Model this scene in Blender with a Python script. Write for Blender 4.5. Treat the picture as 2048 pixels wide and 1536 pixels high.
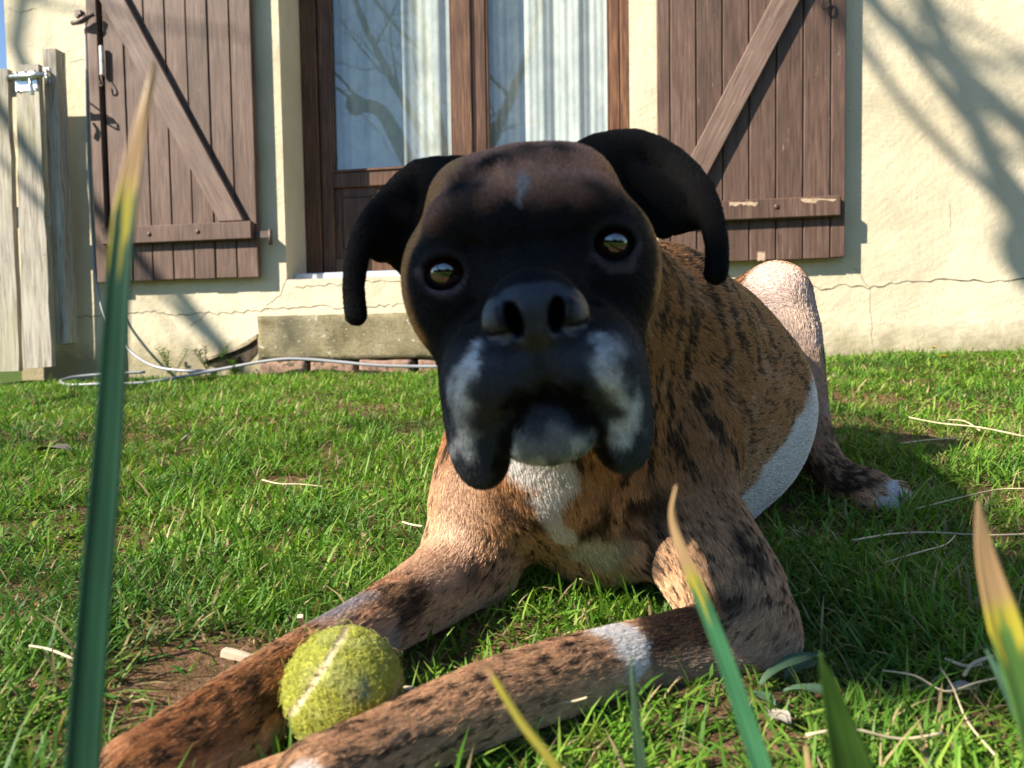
import bpy, bmesh, math, random
import numpy as np
from mathutils import Vector, Matrix

for _o in list(bpy.data.objects):
    bpy.data.objects.remove(_o)
scn = bpy.context.scene
COL = scn.collection

# ------------------------------------------------------------------ camera
F_PX, CAM_H, PITCH, ROLL = 1540.0, 0.235, math.radians(2.9), 0.016
_f = np.array([0, math.cos(PITCH), -math.sin(PITCH)])
_r0 = np.array([1.0, 0, 0])
_u0 = np.array([0, math.sin(PITCH), math.cos(PITCH)])
_R = math.cos(ROLL) * _r0 - math.sin(ROLL) * _u0
_U = math.sin(ROLL) * _r0 + math.cos(ROLL) * _u0
CAM = np.array([0, 0, CAM_H])
cd = bpy.data.cameras.new('camera')
cd.sensor_width = 36.0
cd.lens = 36.0 * F_PX / 2048.0
cd.clip_start, cd.clip_end = 0.02, 500.0
cd.dof.use_dof = True
cd.dof.focus_distance = 0.85
cd.dof.aperture_fstop = 10.0
cam = bpy.data.objects.new('camera', cd)
COL.objects.link(cam)
cam.matrix_world = Matrix(((_R[0], _U[0], -_f[0], 0), (_R[1], _U[1], -_f[1], 0), (_R[2], _U[2], -_f[2], CAM_H), (0, 0, 0, 1)))
scn.camera = cam

# ------------------------------------------------------------------ sky, sun, exposure
SUN_EL, SUN_AZ = math.radians(35), math.radians(65)      # azimuth: from straight behind the camera towards the left
SUN = np.array([-math.cos(SUN_EL) * math.sin(SUN_AZ), -math.cos(SUN_EL) * math.cos(SUN_AZ), math.sin(SUN_EL)])
wd = bpy.data.worlds.new('World')
scn.world = wd
wd.use_nodes = True
wn = wd.node_tree
wn.nodes.clear()
sky = wn.nodes.new('ShaderNodeTexSky')
sky.sky_type = 'NISHITA'
sky.sun_disc = False
sky.sun_elevation = SUN_EL
sky.sun_rotation = math.atan2(SUN[0], SUN[1])
sky.altitude = 300
sky.air_density = 1.0
sky.dust_density = 0.0
sky.ozone_density = 3.0
bg = wn.nodes.new('ShaderNodeBackground')
bg.inputs['Strength'].default_value = 0.085
wo = wn.nodes.new('ShaderNodeOutputWorld')
wn.links.new(sky.outputs[0], bg.inputs[0])
wn.links.new(bg.outputs[0], wo.inputs[0])
sd = bpy.data.lights.new('sun', 'SUN')
sd.energy = 5.0
sd.angle = math.radians(0.53)
sd.color = (1.0, 0.91, 0.77)
sun = bpy.data.objects.new('sun', sd)
COL.objects.link(sun)
sun.rotation_euler = Vector(SUN).to_track_quat('Z', 'Y').to_euler()
vs = scn.view_settings
vs.view_transform = 'Standard'
vs.look = 'None'
vs.gamma = 1.0
vs.exposure = 1.25
vs.use_curve_mapping = False
scn.cycles.max_bounces = 8
scn.cycles.transparent_max_bounces = 12
scn.cycles.use_denoising = True
scn.render.hair_type = 'STRAND'

# ------------------------------------------------------------------ helpers
def at(px, py, y):
    """world point seen at photo pixel (px, py) at the forward distance y"""
    d = _f + (px - 1024) / F_PX * _R + (768 - py) / F_PX * _U
    return CAM + d * (y / d[1])

def smooth(a, b, x):
    t = np.clip((x - a) / (b - a), 0, 1)
    return t * t * (3 - 2 * t)

def ground_z(x, y):
    x = np.asarray(x, float)
    y = np.asarray(y, float)
    g = 0.058 * (np.clip(y, -3, 3.4) - 0.45)
    g = g + 0.030 * np.clip(x, -2.6, 2.6) * smooth(0.9, 2.6, y)
    g = g + 0.006 * np.sin(x * 7.3 + 1.3) * np.cos(y * 6.1 + .4) + 0.004 * np.sin(x * 17 + y * 13)
    return g

def _h3(ix, iy, iz, seed):
    n = (ix * 374761393 + iy * 668265263 + iz * 2147483647 + seed * 974634777) & 0xffffffff
    n = ((n ^ (n >> 13)) * 1274126177) & 0xffffffff
    n = n ^ (n >> 16)
    return (n & 0xffff) / 65535.0

def vnoise(p, scale=1.0, seed=0):
    """smooth value noise 0..1 at the points p (N,3)"""
    q = np.asarray(p, float) * scale + 100.0
    i = np.floor(q).astype(np.int64)
    f = q - i
    f = f * f * (3 - 2 * f)
    out = 0
    for a in (0, 1):
        wa = f[:, 0] if a else 1 - f[:, 0]
        for b in (0, 1):
            wb = f[:, 1] if b else 1 - f[:, 1]
            for c in (0, 1):
                wc = f[:, 2] if c else 1 - f[:, 2]
                out = out + wa * wb * wc * _h3(i[:, 0] + a, i[:, 1] + b, i[:, 2] + c, seed)
    return out

def fbm(p, scale, octaves=3, seed=0):
    s, a, t = 0, 1.0, 0
    for k in range(octaves):
        s = s + a * vnoise(p, scale * 2 ** k, seed + k * 7)
        t += a
        a *= .5
    return s / t

def link(o, parent=None):
    COL.objects.link(o)
    if parent is not None:
        o.parent = parent
    return o

def mesh_obj(name, verts, faces, mat, parent=None, smooth_shade=False):
    me = bpy.data.meshes.new(name)
    me.from_pydata([tuple(v) for v in verts], [], [tuple(f) for f in faces])
    me.update()
    if smooth_shade:
        me.shade_smooth()
    me.materials.append(mat)
    return link(bpy.data.objects.new(name, me), parent)

def np_mesh(name, verts, quads, mat, parent=None, tris=None, smooth_shade=True):
    """fast mesh from numpy arrays: quads (M,4) and / or tris (K,3)"""
    me = bpy.data.meshes.new(name)
    nq = 0 if quads is None else len(quads)
    nt = 0 if tris is None else len(tris)
    me.vertices.add(len(verts))
    me.vertices.foreach_set('co', np.ascontiguousarray(verts, np.float32).ravel())
    idx = []
    if nq: idx.append(np.asarray(quads, np.int32).ravel())
    if nt: idx.append(np.asarray(tris, np.int32).ravel())
    idx = np.concatenate(idx)
    me.loops.add(len(idx))
    me.loops.foreach_set('vertex_index', idx)
    me.polygons.add(nq + nt)
    st = np.concatenate([np.arange(nq) * 4, nq * 4 + np.arange(nt) * 3]).astype(np.int32)
    me.polygons.foreach_set('loop_start', st)
    me.update(calc_edges=True)
    if smooth_shade:
        me.shade_smooth()
    me.materials.append(mat)
    return link(bpy.data.objects.new(name, me), parent)

def color_attr(me, rgb, name='coat'):
    a = me.color_attributes.new(name, 'FLOAT_COLOR', 'POINT')
    c = np.ones((len(me.vertices), 4), np.float32)
    c[:, :3] = rgb
    a.data.foreach_set('color', c.ravel())

def empty(name, loc=(0, 0, 0), rz=0.0):
    o = bpy.data.objects.new(name, None)
    o.empty_display_size = 0.05
    o.location = loc
    o.rotation_euler = (0, 0, rz)
    return link(o)

def tag(o, label=None, cat=None, group=None, kind=None):
    if label: o['label'] = label
    if cat: o['category'] = cat
    if group: o['group'] = group
    if kind: o['kind'] = kind
    return o

class NT:
    """tiny node-tree builder"""
    def __init__(s, name):
        s.m = bpy.data.materials.new(name)
        s.m.use_nodes = True
        s.t = s.m.node_tree
        s.t.nodes.clear()
        s.out = s.t.nodes.new('ShaderNodeOutputMaterial')
    def n(s, typ, **kw):
        nd = s.t.nodes.new('ShaderNode' + typ)
        for k, v in kw.items():
            if hasattr(nd, k): setattr(nd, k, v)
            else: s.set(nd, k, v)
        return nd
    def set(s, nd, k, v):
        sock = nd.inputs[k.replace('_', ' ')] if isinstance(k, str) else nd.inputs[k]
        if hasattr(v, 'is_output') or isinstance(v, bpy.types.NodeSocket): s.t.links.new(v, sock)
        elif isinstance(v, bpy.types.Node): s.t.links.new(v.outputs[0], sock)
        else: sock.default_value = v
    def ramp(s, fac, stops, interp='LINEAR'):
        r = s.t.nodes.new('ShaderNodeValToRGB')
        r.color_ramp.interpolation = interp
        e = r.color_ramp.elements
        while len(e) < len(stops): e.new(0.5)
        for el, (p, c) in zip(e, stops):
            el.position = p
            el.color = (c, c, c, 1) if isinstance(c, (int, float)) else (*c, 1)
        s.set(r, 0, fac)
        return r.outputs[0]
    def mix(s, fac, a, b, typ='MIX'):
        m = s.t.nodes.new('ShaderNodeMix')
        m.data_type = 'RGBA'
        m.blend_type = typ
        s.set(m, 0, fac)
        for k, v in ((6, a), (7, b)):
            if isinstance(v, tuple): m.inputs[k].default_value = (*v, 1) if len(v) == 3 else v
            else: s.set(m, k, v)
        return m.outputs[2]
    def math(s, op, a, b=0.0):
        m = s.t.nodes.new('ShaderNodeMath')
        m.operation = op
        s.set(m, 0, a)
        s.set(m, 1, b)
        return m.outputs[0]
    def noise(s, vec, scale, detail=4, rough=.55, dist=0.0):
        nd = s.n('TexNoise')
        nd.inputs['Scale'].default_value = scale
        nd.inputs['Detail'].default_value = detail
        nd.inputs['Roughness'].default_value = rough
        nd.inputs['Distortion'].default_value = dist
        if vec is not None: s.set(nd, 'Vector', vec)
        return nd.outputs[0]
    def obj(s): return s.n('TexCoord').outputs['Object']
    def mapped(s, scale=(1, 1, 1), src=None):
        m = s.n('Mapping')
        s.set(m, 'Vector', src or s.obj())
        m.inputs['Scale'].default_value = scale
        return m.outputs[0]
    def bump(s, h, strength=.3, dist=.01, normal=None):
        b = s.n('Bump')
        b.inputs['Strength'].default_value = strength
        b.inputs['Distance'].default_value = dist
        s.set(b, 'Height', h)
        if normal is not None: s.set(b, 'Normal', normal)
        return b.outputs[0]
    def bsdf(s, color, rough=.7, normal=None, **kw):
        b = s.n('BsdfPrincipled')
        if isinstance(color, tuple): b.inputs['Base Color'].default_value = (*color, 1)
        else: s.set(b, 'Base Color', color)
        s.set(b, 'Roughness', rough)
        if normal is not None: s.set(b, 'Normal', normal)
        for k, v in kw.items(): s.set(b, k, v)
        return b
    def done(s, sh):
        s.set(s.out, 'Surface', sh)
        return s.m
# ------------------------------------------------------------------ materials of the setting
def rnd_vec(m, scale=(1, 1, 1)):
    """object coordinates, shifted by a random amount for each object"""
    oi = m.n('ObjectInfo').outputs['Random']
    cx = m.n('CombineXYZ')
    for k, f in ((0, 13.7), (1, 7.1), (2, 29.3)):
        m.set(cx, k, m.math('MULTIPLY', oi, f))
    ad = m.n('VectorMath', operation='ADD')
    m.set(ad, 0, m.obj())
    m.set(ad, 1, cx)
    mp = m.n('Mapping')
    m.set(mp, 'Vector', ad)
    mp.inputs['Scale'].default_value = scale
    return mp.outputs[0], oi

def mat_plaster():
    m = NT('cream_plaster')
    v = m.obj()
    big = m.noise(v, 1.6, 5, .6)
    fine = m.noise(v, 55, 6, .65)
    col = m.ramp(big, [(.30, (.530, .450, .305)), (.50, (.620, .540, .385)), (.75, (.680, .605, .445))])
    spots = m.ramp(m.noise(v, 38, 3, .5), [(.66, 0.0), (.74, 1.0)])
    col = m.mix(m.math('MULTIPLY', spots, .35), col, (.33, .28, .19))
    stain = m.ramp(m.noise(m.mapped((1, 1, .35)), 3.4, 6, .7), [(.50, 0.0), (.72, .55)])
    col = m.mix(stain, col, (.42, .36, .25))
    pit = m.ramp(m.noise(v, 95, 2, .5), [(.70, 0.0), (.76, .8)])
    col = m.mix(pit, col, (.20, .17, .12))
    # damp, moss and soil splashed up from the ground
    sx = m.n('SeparateXYZ'); m.set(sx, 0, v)
    hgt = m.math('ADD', sx.outputs[2], m.math('MULTIPLY', m.noise(v, 9, 5, .7), .26))
    damp = m.ramp(hgt, [(.325, 1.0), (.43, 0.0)])
    col = m.mix(m.math('MULTIPLY', damp, .7), col, (.22, .185, .10))
    hair = m.n('TexVoronoi', feature='DISTANCE_TO_EDGE', Scale=2.1)
    wv = m.n('VectorMath', operation='ADD'); m.set(wv, 0, v)
    nz = m.n('TexNoise', Scale=7.0, Detail=4.0); m.set(nz, 'Vector', v)
    sc = m.n('VectorMath', operation='SCALE'); m.set(sc, 0, nz.outputs[1]); sc.inputs['Scale'].default_value = .22
    m.set(wv, 1, sc); m.set(hair, 'Vector', wv)
    hl = m.ramp(hair.outputs['Distance'], [(.0012, 1.0), (.0034, 0.0)])
    hl = m.math('MULTIPLY', hl, m.ramp(m.noise(v, 1.9, 2), [(.50, 0.0), (.60, .6)]))
    col = m.mix(hl, col, (.33, .28, .19))
    b1 = m.bump(m.noise(v, 7, 5, .6), .5, .020)
    b2 = m.bump(fine, .55, .005, b1)
    return m.done(m.bsdf(col, .88, b2, Specular_IOR_Level=.2))

def mat_painted_wood(name, dark, mid, light, wear=.5, rough=.6):
    m = NT(name)
    v, oi = rnd_vec(m, (1, 1, .055))
    grain = m.noise(v, 130, 6, .62, .3)
    v2, _ = rnd_vec(m, (1, 1, .30))
    blot = m.noise(v2, 12, 4, .6)
    col = m.ramp(grain, [(.32, dark), (.5, mid), (.72, light)])
    col = m.mix(m.ramp(blot, [(.35, .55), (.65, 0.0)]), col, dark)
    hue = m.ramp(oi, [(0, .84), (1, 1.12)])
    col = m.mix(1.0, col, hue, 'MULTIPLY')
    v3_, _ = rnd_vec(m, (1, 1, .22))
    worn = m.math('MULTIPLY', m.ramp(m.noise(v3_, 60, 6, .75), [(.62, 0.0), (.70, 1.0)]), m.ramp(m.noise(v2, 5, 2), [(.45, 0.0), (.62, wear)]))
    col = m.mix(worn, col, (.40, .32, .25))
    bp = m.bump(grain, .45, .0016)
    return m.done(m.bsdf(col, rough, bp, Specular_IOR_Level=.35))

def mat_weathered():
    m = NT('weathered_fence_wood')
    v, oi = rnd_vec(m, (1, 1, .07))
    grain = m.noise(v, 95, 7, .65, .4)
    v2, _ = rnd_vec(m, (1, 1, .35))
    col = m.ramp(grain, [(.30, (.15, .125, .095)), (.48, (.36, .325, .27)), (.70, (.52, .475, .40))])
    alg = m.ramp(m.noise(v2, 7, 4), [(.52, 0.0), (.70, .55)])
    col = m.mix(alg, col, (.28, .27, .13))
    saw = m.n('TexWave', Scale=42.0, Distortion=2.5, Detail=2.0, bands_direction='Z')
    v4, _ = rnd_vec(m, (1, 1, 1)); m.set(saw, 'Vector', v4)
    col = m.mix(m.math('MULTIPLY', m.ramp(saw.outputs['Fac'], [(.55, 0.0), (.9, .35)]), m.ramp(m.noise(v2, 4, 2), [(.5, 0), (.6, 1)])), col, (.20, .18, .15))
    knot = m.ramp(m.noise(v4, 14, 1, .3), [(.755, 0.0), (.79, .8)])
    col = m.mix(knot, col, (.10, .075, .05))
    bp = m.bump(grain, .6, .002)
    return m.done(m.bsdf(col, .85, bp, Specular_IOR_Level=.2))

def mat_stone():
    m = NT('sandstone')
    v = m.obj()
    st = m.mapped((1.0, 1.0, 9.0))
    rib = m.noise(st, 26, 5, .65)
    col = m.ramp(m.noise(v, 11, 6, .65), [(.30, (.115, .100, .052)), (.50, (.255, .215, .125)), (.72, (.36, .310, .20))])
    col = m.mix(m.ramp(rib, [(.36, .30), (.50, 0.0)]), col, (.12, .10, .055))
    col = m.mix(m.ramp(m.noise(v, 130, 3, .6), [(.36, .55), (.48, 0.0)]), col, (.09, .075, .042))
    lich = m.ramp(m.noise(v, 48, 2, .4), [(.67, 0.0), (.71, .75)])
    col = m.mix(lich, col, (.52, .50, .43))
    dk = m.ramp(m.noise(v, 4.5, 4), [(.48, 0.0), (.66, .5)])
    col = m.mix(dk, col, (.085, .085, .060))
    bp = m.bump(rib, .4, .006, m.bump(m.noise(v, 70, 5, .7), .5, .004))
    return m.done(m.bsdf(col, .92, bp, Specular_IOR_Level=.15))

def mat_brick():
    m = NT('old_red_brick')
    v, oi = rnd_vec(m)
    col = m.ramp(m.noise(v, 18, 6, .65), [(.32, (.13, .085, .055)), (.52, (.29, .175, .125)), (.75, (.36, .265, .195))])
    col = m.mix(m.ramp(m.noise(v, 30, 3), [(.56, 0.0), (.62, .85)]), col, (.045, .035, .018))
    return m.done(m.bsdf(col, .92, m.bump(m.noise(v, 40, 5, .7), .8, .006)))

def mat_metal(name, col, rough, metal=1.0, rust=0.0):
    m = NT(name)
    v, oi = rnd_vec(m)
    c = m.ramp(m.noise(v, 60, 4), [(.35, tuple(x * .7 for x in col)), (.65, col)])
    if rust: c = m.mix(m.ramp(m.noise(v, 45, 5, .7), [(.5, 0.0), (.62, rust)]), c, (.12, .055, .028))
    return m.done(m.bsdf(c, rough, m.bump(m.noise(v, 120, 4), .15, .001), Metallic=metal))

def mat_plain(name, col, rough=.6, spread=.15, scale=30, **kw):
    m = NT(name)
    v, oi = rnd_vec(m)
    c = m.ramp(m.noise(v, scale, 4), [(.3, tuple(x * (1 - spread) for x in col)), (.7, tuple(min(1, x * (1 + spread)) for x in col))])
    return m.done(m.bsdf(c, rough, **kw))

def mat_glass():
    m = NT('window_glass')
    fc = m.n('LayerWeight').outputs['Facing']
    fr = m.math('ADD', m.math('MULTIPLY', m.math('POWER', fc, 5.0), .9), .058)      # both faces of the pane
    gl = m.n('BsdfGlossy', Roughness=.0)
    gl.inputs['Color'].default_value = (1, 1, 1, 1)
    v = m.obj()
    m.set(gl, 'Normal', m.bump(m.noise(v, 3.0, 2), .02, .02))
    tr = m.n('BsdfTransparent')
    tr.inputs['Color'].default_value = (.93, .95, .94, 1)
    mx = m.n('MixShader')
    m.set(mx, 0, fr); m.set(mx, 1, tr); m.set(mx, 2, gl)
    return m.done(mx)

def mat_curtain():
    m = NT('net_curtain')
    v = m.obj()
    wv = m.noise(m.mapped((1, 1, .6)), 16, 6, .7)
    col = m.ramp(wv, [(.35, (.56, .57, .55)), (.65, (.78, .78, .74))])
    d = m.n('BsdfDiffuse'); m.set(d, 0, col)
    t = m.n('BsdfTranslucent'); m.set(t, 0, col)
    mx = m.n('MixShader'); mx.inputs[0].default_value = .14
    m.set(mx, 1, d); m.set(mx, 2, t)
    return m.done(mx)

def mat_leaf(name, stops, rough=.42, transl=.28, attr=None, veins=0.0):
    """blade or leaf: diffuse with light coming through"""
    m = NT(name)
    if attr:
        col = m.n('VertexColor', layer_name=attr).outputs[0]
    else:
        v, oi = rnd_vec(m)
        col = m.ramp(m.noise(v, 35, 3), stops)
    b = m.bsdf(col, rough, Specular_IOR_Level=.22)
    t = m.n('BsdfTranslucent')
    m.set(t, 0, m.mix(1.0, col, (1.05, 1.15, .55), 'MULTIPLY'))
    mx = m.n('MixShader'); mx.inputs[0].default_value = transl
    m.set(mx, 1, b); m.set(mx, 2, t)
    return m.done(mx)

def mat_soil():
    m = NT('lawn_soil')
    v = m.obj()
    n1 = m.noise(v, 6, 5, .65)
    n2 = m.noise(v, 120, 5, .7)
    col = m.ramp(n2, [(.3, (.070, .038, .020)), (.52, (.190, .105, .060)), (.75, (.300, .185, .115))])
    grn = m.ramp(n1, [(.52, .0), (.72, .6)])
    col = m.mix(grn, col, (.035, .060, .012))
    ln = m.n('VectorMath', operation='LENGTH'); m.set(ln, 0, v)
    far = m.ramp(m.math('DIVIDE', ln.outputs['Value'], 10.0), [(.22, 0.0), (.36, .92)])          # unworn lawn further out
    sy = m.n('SeparateXYZ'); m.set(sy, 0, v)
    far = m.math('MAXIMUM', far, m.ramp(m.math('MULTIPLY', sy.outputs[1], -1.0), [(.0, 0.0), (.5, .92)]))
    col = m.mix(far, col, m.ramp(n2, [(.3, (.030, .065, .010)), (.7, (.085, .150, .022))]))
    return m.done(m.bsdf(col, .95, m.bump(n2, .9, .010), Specular_IOR_Level=.1))

def mat_bark():
    m = NT('bark')
    v = m.mapped((1, 1, .25))
    n1 = m.noise(v, 22, 6, .7)
    col = m.ramp(n1, [(.3, (.035, .026, .018)), (.7, (.16, .125, .09))])
    return m.done(m.bsdf(col, .95, m.bump(n1, 1.0, .03)))

M_PLASTER, M_STONE, M_BRICK, M_GLASS, M_CURTAIN, M_SOIL, M_BARK = mat_plaster(), mat_stone(), mat_brick(), mat_glass(), mat_curtain(), mat_soil(), mat_bark()
M_SHUT = mat_painted_wood('faded_brown_paint', (.060, .032, .022), (.135, .078, .056), (.205, .130, .096), .55, .62)
M_BRACE = mat_painted_wood('worn_brown_paint', (.095, .056, .042), (.190, .122, .094), (.285, .198, .158), .8, .62)
M_DOOR = mat_painted_wood('dark_stained_wood', (.045, .019, .010), (.125, .058, .030), (.235, .125, .065), .35, .45)
M_FENCE = mat_weathered()
M_STEEL = mat_metal('zinc_steel', (.72, .73, .72), .32, 1.0)
M_IRON = mat_metal('painted_iron', (.10, .072, .062), .55, .35, .6)
M_HOSE = mat_plain('grey_hose', (.27, .28, .30), .38, .12, 8)
M_DARK = mat_plain('crack_shadow', (.075, .060, .040), .95, .3, 40)
M_ROOM = mat_plain('room_wall', (.35, .33, .30), .9, .05, 3)
M_SILL = mat_plain('sill_metal', (.46, .50, .56), .35, .1, 20)
M_STRAW = mat_plain('dry_straw', (.56, .46, .29), .6, .25, 60)
M_SPLINT = mat_plain('split_wood', (.62, .50, .36), .75, .25, 60)
# ------------------------------------------------------------------ the ground
def build_ground():
    def axis(parts):
        out = []
        for a, b, n in parts: out += list(np.linspace(a, b, n, endpoint=False))
        return np.array(out + [parts[-1][1]])
    xs = axis([(-60, -5, 12), (-5, -1.2, 40), (-1.2, 1.2, 110), (1.2, 5, 40), (5, 60, 12)])
    ys = axis([(-60, -4, 12), (-4, .1, 30), (.1, 1.6, 90), (1.6, 3.8, 60), (3.8, 60, 14)])
    X, Y = np.meshgrid(xs, ys, indexing='ij')
    Z = ground_z(X, Y)
    P = np.stack([X, Y, Z], -1).reshape(-1, 3)
    P[:, 2] += .006 * (fbm(P * [1, 1, 0], 40, 3, 5) - .5)
    ny = len(ys)
    i, j = np.meshgrid(np.arange(len(xs) - 1), np.arange(ny - 1), indexing='ij')
    a = (i * ny + j).ravel()
    Q = np.stack([a, a + ny, a + ny + 1, a + 1], 1)
    o = np_mesh('ground', P, Q, M_SOIL)
    tag(o, 'soil of the lawn under the grass', 'ground', kind='structure')
build_ground()

# ------------------------------------------------------------------ the house
YAW, WALL_D = math.radians(10), 3.0
HO = np.array([math.sin(YAW) * WALL_D, math.cos(YAW) * WALL_D, 0])
W_AX = np.array([math.cos(YAW), -math.sin(YAW), 0])
W_N = np.array([-math.sin(YAW), -math.cos(YAW), 0])           # out of the wall, to the garden
def wall_pt(px, py, off=0.0):
    """wall coordinates (s, z) of the point seen at a photo pixel, off metres in front of the wall"""
    d = _f + (px - 1024) / F_PX * _R + (768 - py) / F_PX * _U
    t = ((HO + W_N * off - CAM) @ W_N) / (d @ W_N)
    p = CAM + d * t
    return (p - HO) @ W_AX, p[2]
def wl(px, py, off=0.0):
    s, z = wall_pt(px, py, off)
    return np.array([s, -off, z])
def wall_world(s, y, z): return HO + s * W_AX - y * W_N + np.array([0, 0, z])

house = empty('house', HO, -YAW)
tag(house, 'cream plastered house wall with brown shutters and glazed double door', 'house')

def box(name, lo, hi, mat, parent, bev=.003, jit=0.0, seed=0, skew=None):
    bm = bmesh.new()
    bmesh.ops.create_cube(bm, size=1)
    lo, hi = np.asarray(lo, float), np.asarray(hi, float)
    r = random.Random(seed)
    for v in bm.verts:
        c = (lo + hi) / 2 + np.array(v.co) * (hi - lo)
        if skew is not None: c = c + skew(c)
        v.co = [c[k] + r.uniform(-jit, jit) for k in range(3)]
    if bev: bmesh.ops.bevel(bm, geom=list(bm.edges), offset=bev, segments=1, affect='EDGES')
    me = bpy.data.meshes.new(name)
    bm.to_mesh(me); bm.free()
    me.materials.append(mat)
    return link(bpy.data.objects.new(name, me), parent)

def prism(name, poly, y0, y1, mat, parent, bev=.002):
    """polygon (s, z) pushed from y0 (front) to y1 (back)"""
    bm = bmesh.new()
    a = [bm.verts.new((s, y0, z)) for s, z in poly]
    b = [bm.verts.new((s, y1, z)) for s, z in poly]
    bm.faces.new(a); bm.faces.new(b[::-1])
    n = len(poly)
    for i in range(n): bm.faces.new((a[i], b[i], b[(i + 1) % n], a[(i + 1) % n]))
    bmesh.ops.recalc_face_normals(bm, faces=bm.faces)
    if bev: bmesh.ops.bevel(bm, geom=list(bm.edges), offset=bev, segments=1, affect='EDGES')
    me = bpy.data.meshes.new(name)
    bm.to_mesh(me); bm.free()
    me.materials.append(mat)
    return link(bpy.data.objects.new(name, me), parent)

def tube_mesh(path, r, n=8, closed_ends=True):
    path = np.asarray(path, float)
    r = np.broadcast_to(np.asarray(r, float), (len(path),))
    t = np.gradient(path, axis=0)
    t /= np.linalg.norm(t, axis=1, keepdims=True) + 1e-12
    ref = np.array([0, 0, 1.0]) if abs(t[0][2]) < .9 else np.array([1.0, 0, 0])
    V = []
    u = np.cross(t[0], ref); u /= np.linalg.norm(u)
    for i in range(len(path)):
        u = u - t[i] * (u @ t[i]); u /= np.linalg.norm(u) + 1e-12
        w = np.cross(t[i], u)
        for k in range(n):
            a = 2 * math.pi * k / n
            V.append(path[i] + r[i] * (math.cos(a) * u + math.sin(a) * w))
    Fc = []
    for i in range(len(path) - 1):
        for k in range(n):
            Fc.append((i * n + k, i * n + (k + 1) % n, (i + 1) * n + (k + 1) % n, (i + 1) * n + k))
    if closed_ends:
        Fc.append(tuple(range(n))[::-1])
        Fc.append(tuple((len(path) - 1) * n + k for k in range(n)))
    return V, Fc
def spline(pts, per=8):
    A = np.asarray(pts, float)
    t = np.linspace(0, len(A) - 1, (len(A) - 1) * per + 1)
    i = np.clip(np.floor(t).astype(int), 0, len(A) - 2); u = (t - i)[:, None]
    g = lambda j: A[np.clip(j, 0, len(A) - 1)]
    a, b, c, d = g(i - 1), g(i), g(i + 1), g(i + 2)
    return .5 * (2 * b + (c - a) * u + (2 * a - 5 * b + 4 * c - d) * u ** 2 + (3 * b - a - 3 * c + d) * u ** 3)
def tube(name, path, r, mat, parent=None, n=8):
    V, Fc = tube_mesh(path, r, n)
    return mesh_obj(name, V, Fc, mat, parent, True)

OP0, OP1, SILL_Z, LINT = -1.470, -.060, .520, 2.55
# wall in blocks round the door opening, front face at y = 0
for nm, lo, hi in (('wall', (-2.746, 0, -.3), (OP0, .32, 3.2)), ('wall', (OP1, 0, -.3), (4.5, .32, 3.2)),
                   ('wall', (OP0, 0, -.3), (OP1, .32, SILL_Z)), ('wall', (OP0, 0, LINT), (OP1, .32, 3.2))):
    box(nm, lo, hi, M_PLASTER, house, 0)
box('gable_wall', (-2.746, .32, -.3), (-2.5, 6.0, 3.2), M_PLASTER, house, 0)
box('room_wall', (-2.5, 3.0, -.3), (4.5, 3.2, 3.2), M_ROOM, house, 0)
box('room_floor', (-2.5, .32, .30), (4.5, 3.0, .50), M_ROOM, house, 0)
box('room_ceiling', (-2.5, .32, 2.9), (4.5, 3.0, 3.19), M_ROOM, house, 0)
prism('roof', [(-3.0, 3.21), (4.8, 3.21), (4.8, 3.40), (-3.0, 3.40)], -.18, 6.3, mat_plain('roof_tile', (.25, .10, .06), .8), house, 0)

# shutters
def shutter(edges, z0, z1, bar, brace, bolts, lead=None, seed=0):
    sh = bpy.data.objects.new('shutter', None)
    link(sh, house)
    r = random.Random(seed)
    for i, (a, b) in enumerate(zip(edges[:-1], edges[1:])):
        dy = r.uniform(-.0015, .0015)
        box('plank', (a + .0018, -.050 + dy, z0 + r.uniform(-.002, .002)), (b - .0018, -.024 + dy, z1), M_SHUT, sh, .003)
    if lead: box('edge_board', (lead[0], -.062, z0 - .004), (lead[1], -.022, z1), M_SHUT, sh, .003)
    for zc in (bar[2], bar[2] + 1.50):
        box('batten', (bar[0], -.0795, zc - .036), (bar[1], -.0505, zc + .036), M_SHUT, sh, .004)
    (x0, za), (x1, zb) = brace[0], brace[3]
    th = math.atan2(x0 - x1, za - zb)                         # grain runs along the brace
    loc_ = [((x - x1) * math.cos(th) - (z - zb) * math.sin(th), (x - x1) * math.sin(th) + (z - zb) * math.cos(th)) for x, z in brace]
    bo = prism('brace', loc_, -.0780, -.0508, M_BRACE, sh, .003)
    bo.location, bo.rotation_euler = (x1, 0, zb), (0, th, 0)
    for s, z in bolts:
        bm = bmesh.new()
        bmesh.ops.create_uvsphere(bm, u_segments=10, v_segments=6, radius=.0095)
        me = bpy.data.meshes.new('bolt'); bm.to_mesh(me); bm.free(); me.shade_smooth()
        me.materials.append(M_IRON)
        o = link(bpy.data.objects.new('bolt', me), sh)
        o.location = (s, -.0800, z); o.scale = (1, .55, 1)
    return sh
eL = list(np.linspace(-2.236, -1.567, 8))
k = .53
left_shutter = shutter(eL, .531, 2.52, (-2.262, -1.578, .719), [(-2.214 - .53 * .54, 2.20), (-2.100 - .53 * .54, 2.20), (-1.612, .757), (-1.722, .757)],
                       [(wall_pt(298, 468, .08)), (wall_pt(395, 463, .08))], (-2.302, -2.252), 1)
eR = [.040, .090] + [.090 + .0935 * i for i in range(1, 7)] + [.703]
right_shutter = shutter(eR, .529, 2.52, (.052, .680, .711), [(.839, 2.20), (.950, 2.20), (.170, .749), (.076, .749)], [(wall_pt(1553, 413, .08)), (.20, .712)], None, 2)
left_shutter['label'] = 'left brown plank shutter with a diagonal brace'
right_shutter['label'] = 'right brown plank shutter with flaking paint on its batten'
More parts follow.
